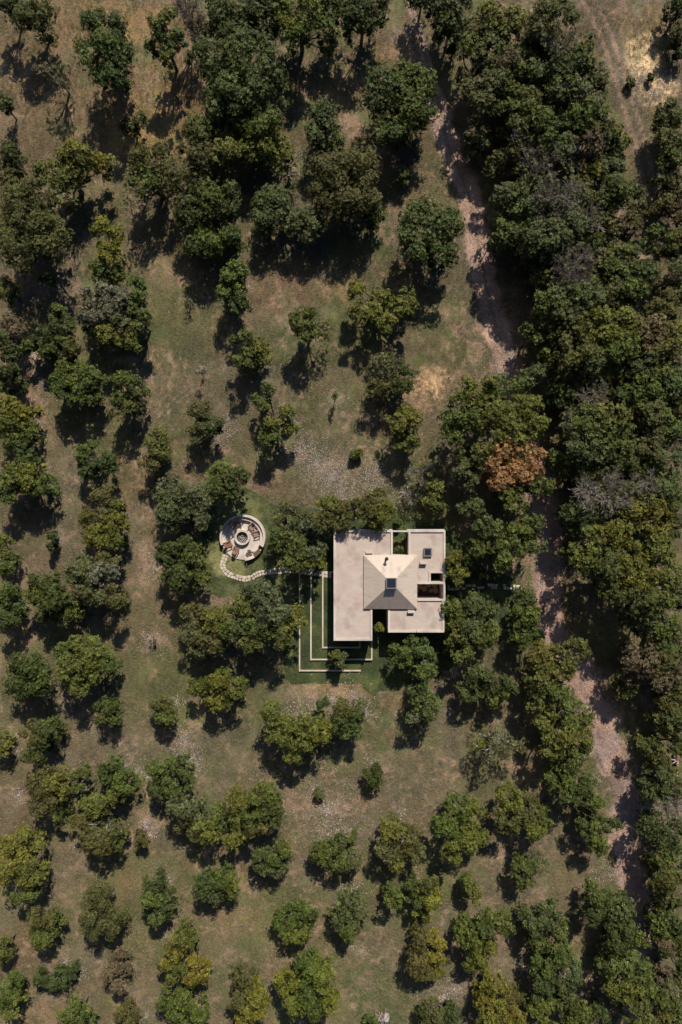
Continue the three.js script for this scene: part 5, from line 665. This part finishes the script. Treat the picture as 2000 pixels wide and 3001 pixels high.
// ---------------------------------------------------------------- loose things on the ground
{
  const r = rng(404), bark = woodMat(.24, .19, .165, 61), pale = woodMat(.42, .36, .32, 62), rot = woodMat(.32, .15, .08, 63);
  const pile = new THREE.Group(); pile.position.set(mx(1120), 0, mz(2976)); top(pile, 'wood_pile', 'heap of cut branches and a sawn stump in green grass', 'wood pile');
  part(pile, 'stump', new THREE.CylinderGeometry(.3, .4, .5, 9).translate(.5, .25, .1), pale);
  const lg = new THREE.CylinderGeometry(.06, .08, 1.3, 6).rotateZ(Math.PI / 2); for (let i = 0; i < 14; i++) { const m = part(pile, 'branch', lg, i % 3 ? bark : pale); m.position.set((r() - .5) * .9, .08 + i * .03, (r() - .5) * 1.1); m.rotation.y = r() * 3; m.scale.set(.5 + r() * .8, .6 + r() * .5, .6 + r() * .5); }
  const br = new Sticks(); br.bent(new THREE.Vector3(0, .3, 0), new THREE.Vector3(.6, .1, 1.3), .07, .03, r); br.bent(new THREE.Vector3(0, .3, 0), new THREE.Vector3(-.2, .1, 1.5), .07, .03, r); part(pile, 'branch', br.build(), bark);
  const fall = new THREE.Group(); fall.position.set(mx(1992, .5), 0, mz(2228, .5)); top(fall, 'fallen_trunk', 'broken trunk with raw orange wood at the wood edge', 'fallen trunk');
  const f = new Sticks(); f.bar(new THREE.Vector3(-.2, .2, .8), new THREE.Vector3(-.4, .9, -1.2), .22, .16, 9); part(fall, 'trunk', f.build(), rot); const f2 = new Sticks(); f2.bent(new THREE.Vector3(-.3, .5, 0), new THREE.Vector3(-1.6, .5, -.4), .08, .03, r); f2.bent(new THREE.Vector3(-.3, .6, 0), new THREE.Vector3(-1.3, .4, 1), .07, .03, r); f2.bent(new THREE.Vector3(-.3, .7, 0), new THREE.Vector3(-.2, .4, 3.2), .1, .06, r); part(fall, 'branch', f2.build(), pale);
  const hose = new THREE.Group(); hose.position.set(mx(674), .04, mz(1792)); top(hose, 'garden_hose', 'loose loop of yellow garden hose in the grass', 'hose');
  part(hose, 'loop', new THREE.TorusGeometry(.38, .022, 8, 40, 5.2).rotateX(Math.PI / 2), std({ color: new THREE.Color().setRGB(.5, .42, .08), roughness: .5 }));
  const lean = new THREE.Group(); lean.position.set(mx(1172), 0, mz(1893)); top(lean, 'pruned_branch', 'pale sawn branch stub rising from the tree below the short wing', 'branch', {});
  const l = new Sticks(); l.bar(new THREE.Vector3(0, 0, .3), new THREE.Vector3(.2, 3.6, -.35), .1, .09, 8); part(lean, 'branch', l.build(), pale);
  // agave like rosette in the litter
  const ag = new THREE.Group(); ag.position.set(mx(432), 0, mz(2420)); top(ag, 'rosette_plant', 'pinkish spiky rosette plant amid white litter', 'plant');
  const lf = new THREE.ConeGeometry(.05, .75, 4).translate(0, .38, 0), am = std({ color: new THREE.Color().setRGB(.3, .2, .18), roughness: .8 }); for (let i = 0; i < 20; i++) { const m = part(ag, 'leaf', lf, am); m.rotation.set(.9 + .4 * r(), i * 2.4, 0, 'YXZ'); m.position.y = .03; }
  // a few pale stones
  const sg = new THREE.IcosahedronGeometry(.14, 1); { const p = sg.attributes.position; for (let i = 0; i < p.count; i++) p.setY(i, p.getY(i) * .6); }
  [[839, 1231, 'white stone beside a bright lobed tree, smaller of two'], [848, 1226, 'white stone beside a bright lobed tree, larger of two'], [781, 1633, 'single white stone on the lawn beside the fire pit']].forEach(([u, v, label], i) => { const s = new THREE.Mesh(sg, pale); s.position.set(mx(u), .07, mz(v)); s.scale.setScalar(i === 1 ? 1.7 : i ? .5 : 1.2); shadows(s); top(s, 'stone', label, 'stone'); });
}

// ---------------------------------------------------------------- fallen leaves and grass tufts: nobody could count them
{
  const r = rng(909), leaf = new THREE.BufferGeometry(); leaf.setAttribute('position', new THREE.BufferAttribute(new Float32Array([-.09, 0, 0, 0, .025, .045, .09, .005, 0, 0, .025, -.045]), 3)); leaf.setIndex([0, 1, 2, 0, 2, 3]); leaf.computeVertexNormals();
  const spots = []; for (const [u, v, R, s] of LITTER) { const n = Math.round(R * R * .045 * s * 25 / 25 * 6); for (let i = 0; i < n; i++) { const a = r() * 6.283, d = R * Math.abs((r() + r() + r()) / 1.5 - 1) * 2.1; spots.push([u + d * Math.cos(a), v + d * Math.sin(a), 1]); } }
  for (let i = 0; i < 90000; i++) { const u = -20 + r() * 2040, v = -20 + r() * 3040; if (fbm(u / 90, v / 90 + 7, 3) > .42 + r() * .25) spots.push([u, v, .45 + .3 * r()]); }
  const keep = spots.filter(([u, v, k]) => !(u > 976 && u < 1310 && v > 1545 && v < 1885) && !(Math.hypot(u - 714, v - 1574) < 70) && !(k < 1 && inPoly(LAWN, u, v)) && !(u > 872 && u < 1095 && v > 1640 && v < 1970));
  const im = new THREE.InstancedMesh(leaf, std({ color: 0xffffff, roughness: .85, side: THREE.DoubleSide }), keep.length), m = new THREE.Matrix4(), q = new THREE.Quaternion(), e = new THREE.Euler(), c = new THREE.Color();
  keep.forEach(([u, v, k], i) => { e.set((r() - .5) * .9, r() * 6.283, (r() - .5) * .9); q.setFromEuler(e); const s = (.45 + .6 * r()) * (k < 1 ? .85 : 1); m.compose(new THREE.Vector3(mx(u), (inPoly(LAWN, u, v) ? .02 : 0) + .02 + r() * .03, mz(v)), q, new THREE.Vector3(s, s, s)); im.setMatrixAt(i, m); const t = r(), b = (.55 + .6 * r()) * k; c.setRGB(lerp(.36, .52, t) * b, lerp(.27, .44, t) * b, lerp(.21, .37, t) * b); im.setColorAt(i, c); });
  im.name = 'fallen_leaves'; im.userData = { kind: 'stuff', label: 'pale fallen leaves scattered over the orchard floor', category: 'leaf litter' }; scene.add(shadows(im));
  // dry grass tufts
  const P = [], I = []; for (let k = 0; k < 7; k++) { const a = k * 2.4, x = Math.cos(a) * .05, z = Math.sin(a) * .05, tx = Math.cos(a) * .16, tz = Math.sin(a) * .16, w = .012, n = P.length / 3; P.push(x - w * Math.sin(a), 0, z + w * Math.cos(a), x + w * Math.sin(a), 0, z - w * Math.cos(a), tx, .1 + .04 * (k % 3), tz); I.push(n, n + 1, n + 2); }
  const tuft = new THREE.BufferGeometry(); tuft.setAttribute('position', new THREE.BufferAttribute(new Float32Array(P), 3)); tuft.setIndex(I); tuft.computeVertexNormals();
  const list = []; while (list.length < 170000) { const u = -30 + r() * 2060, v = -30 + r() * 3060; if (fbm(u / 70 + 20, v / 70, 3) < .3 + r() * .3) continue; if (u > 870 && u < 1310 && v > 1545 && v < 1970) continue; if (inPoly(LAWN, u, v) || Math.abs(nearLine(ROAD, u, v)) < 34) continue; list.push([u, v]); }
  const gm = new THREE.InstancedMesh(tuft, std({ color: 0xffffff, roughness: .9, side: THREE.DoubleSide }), list.length);
  list.forEach(([u, v], i) => { e.set(0, r() * 6.283, 0); q.setFromEuler(e); const s = .7 + .9 * r(); m.compose(new THREE.Vector3(mx(u), 0, mz(v)), q, new THREE.Vector3(s, s * .8, s)); gm.setMatrixAt(i, m); const g = fbm(u / 80, v / 80, 3) + (r() - .5) * .4, top = v < 620 ? .25 : 0, t = clamp(g * 1.3 - .2 + top, 0, 1), b = .7 + .6 * r(); c.setRGB(lerp(.09, .25, t) * b, lerp(.10, .19, t) * b, lerp(.035, .10, t) * b); gm.setColorAt(i, c); });
  gm.name = 'grass'; gm.userData = { kind: 'stuff', label: 'short dry grass tufts over the orchard floor', category: 'grass' }; scene.add(shadows(gm));
}
{ let n = 0; scene.traverse((o) => { if (o.isMesh && !o.isInstancedMesh) n += (o.geometry.index ?? o.geometry.attributes.position).count / 3; }); console.log('triangles', n); }
renderer.render(scene, camera);
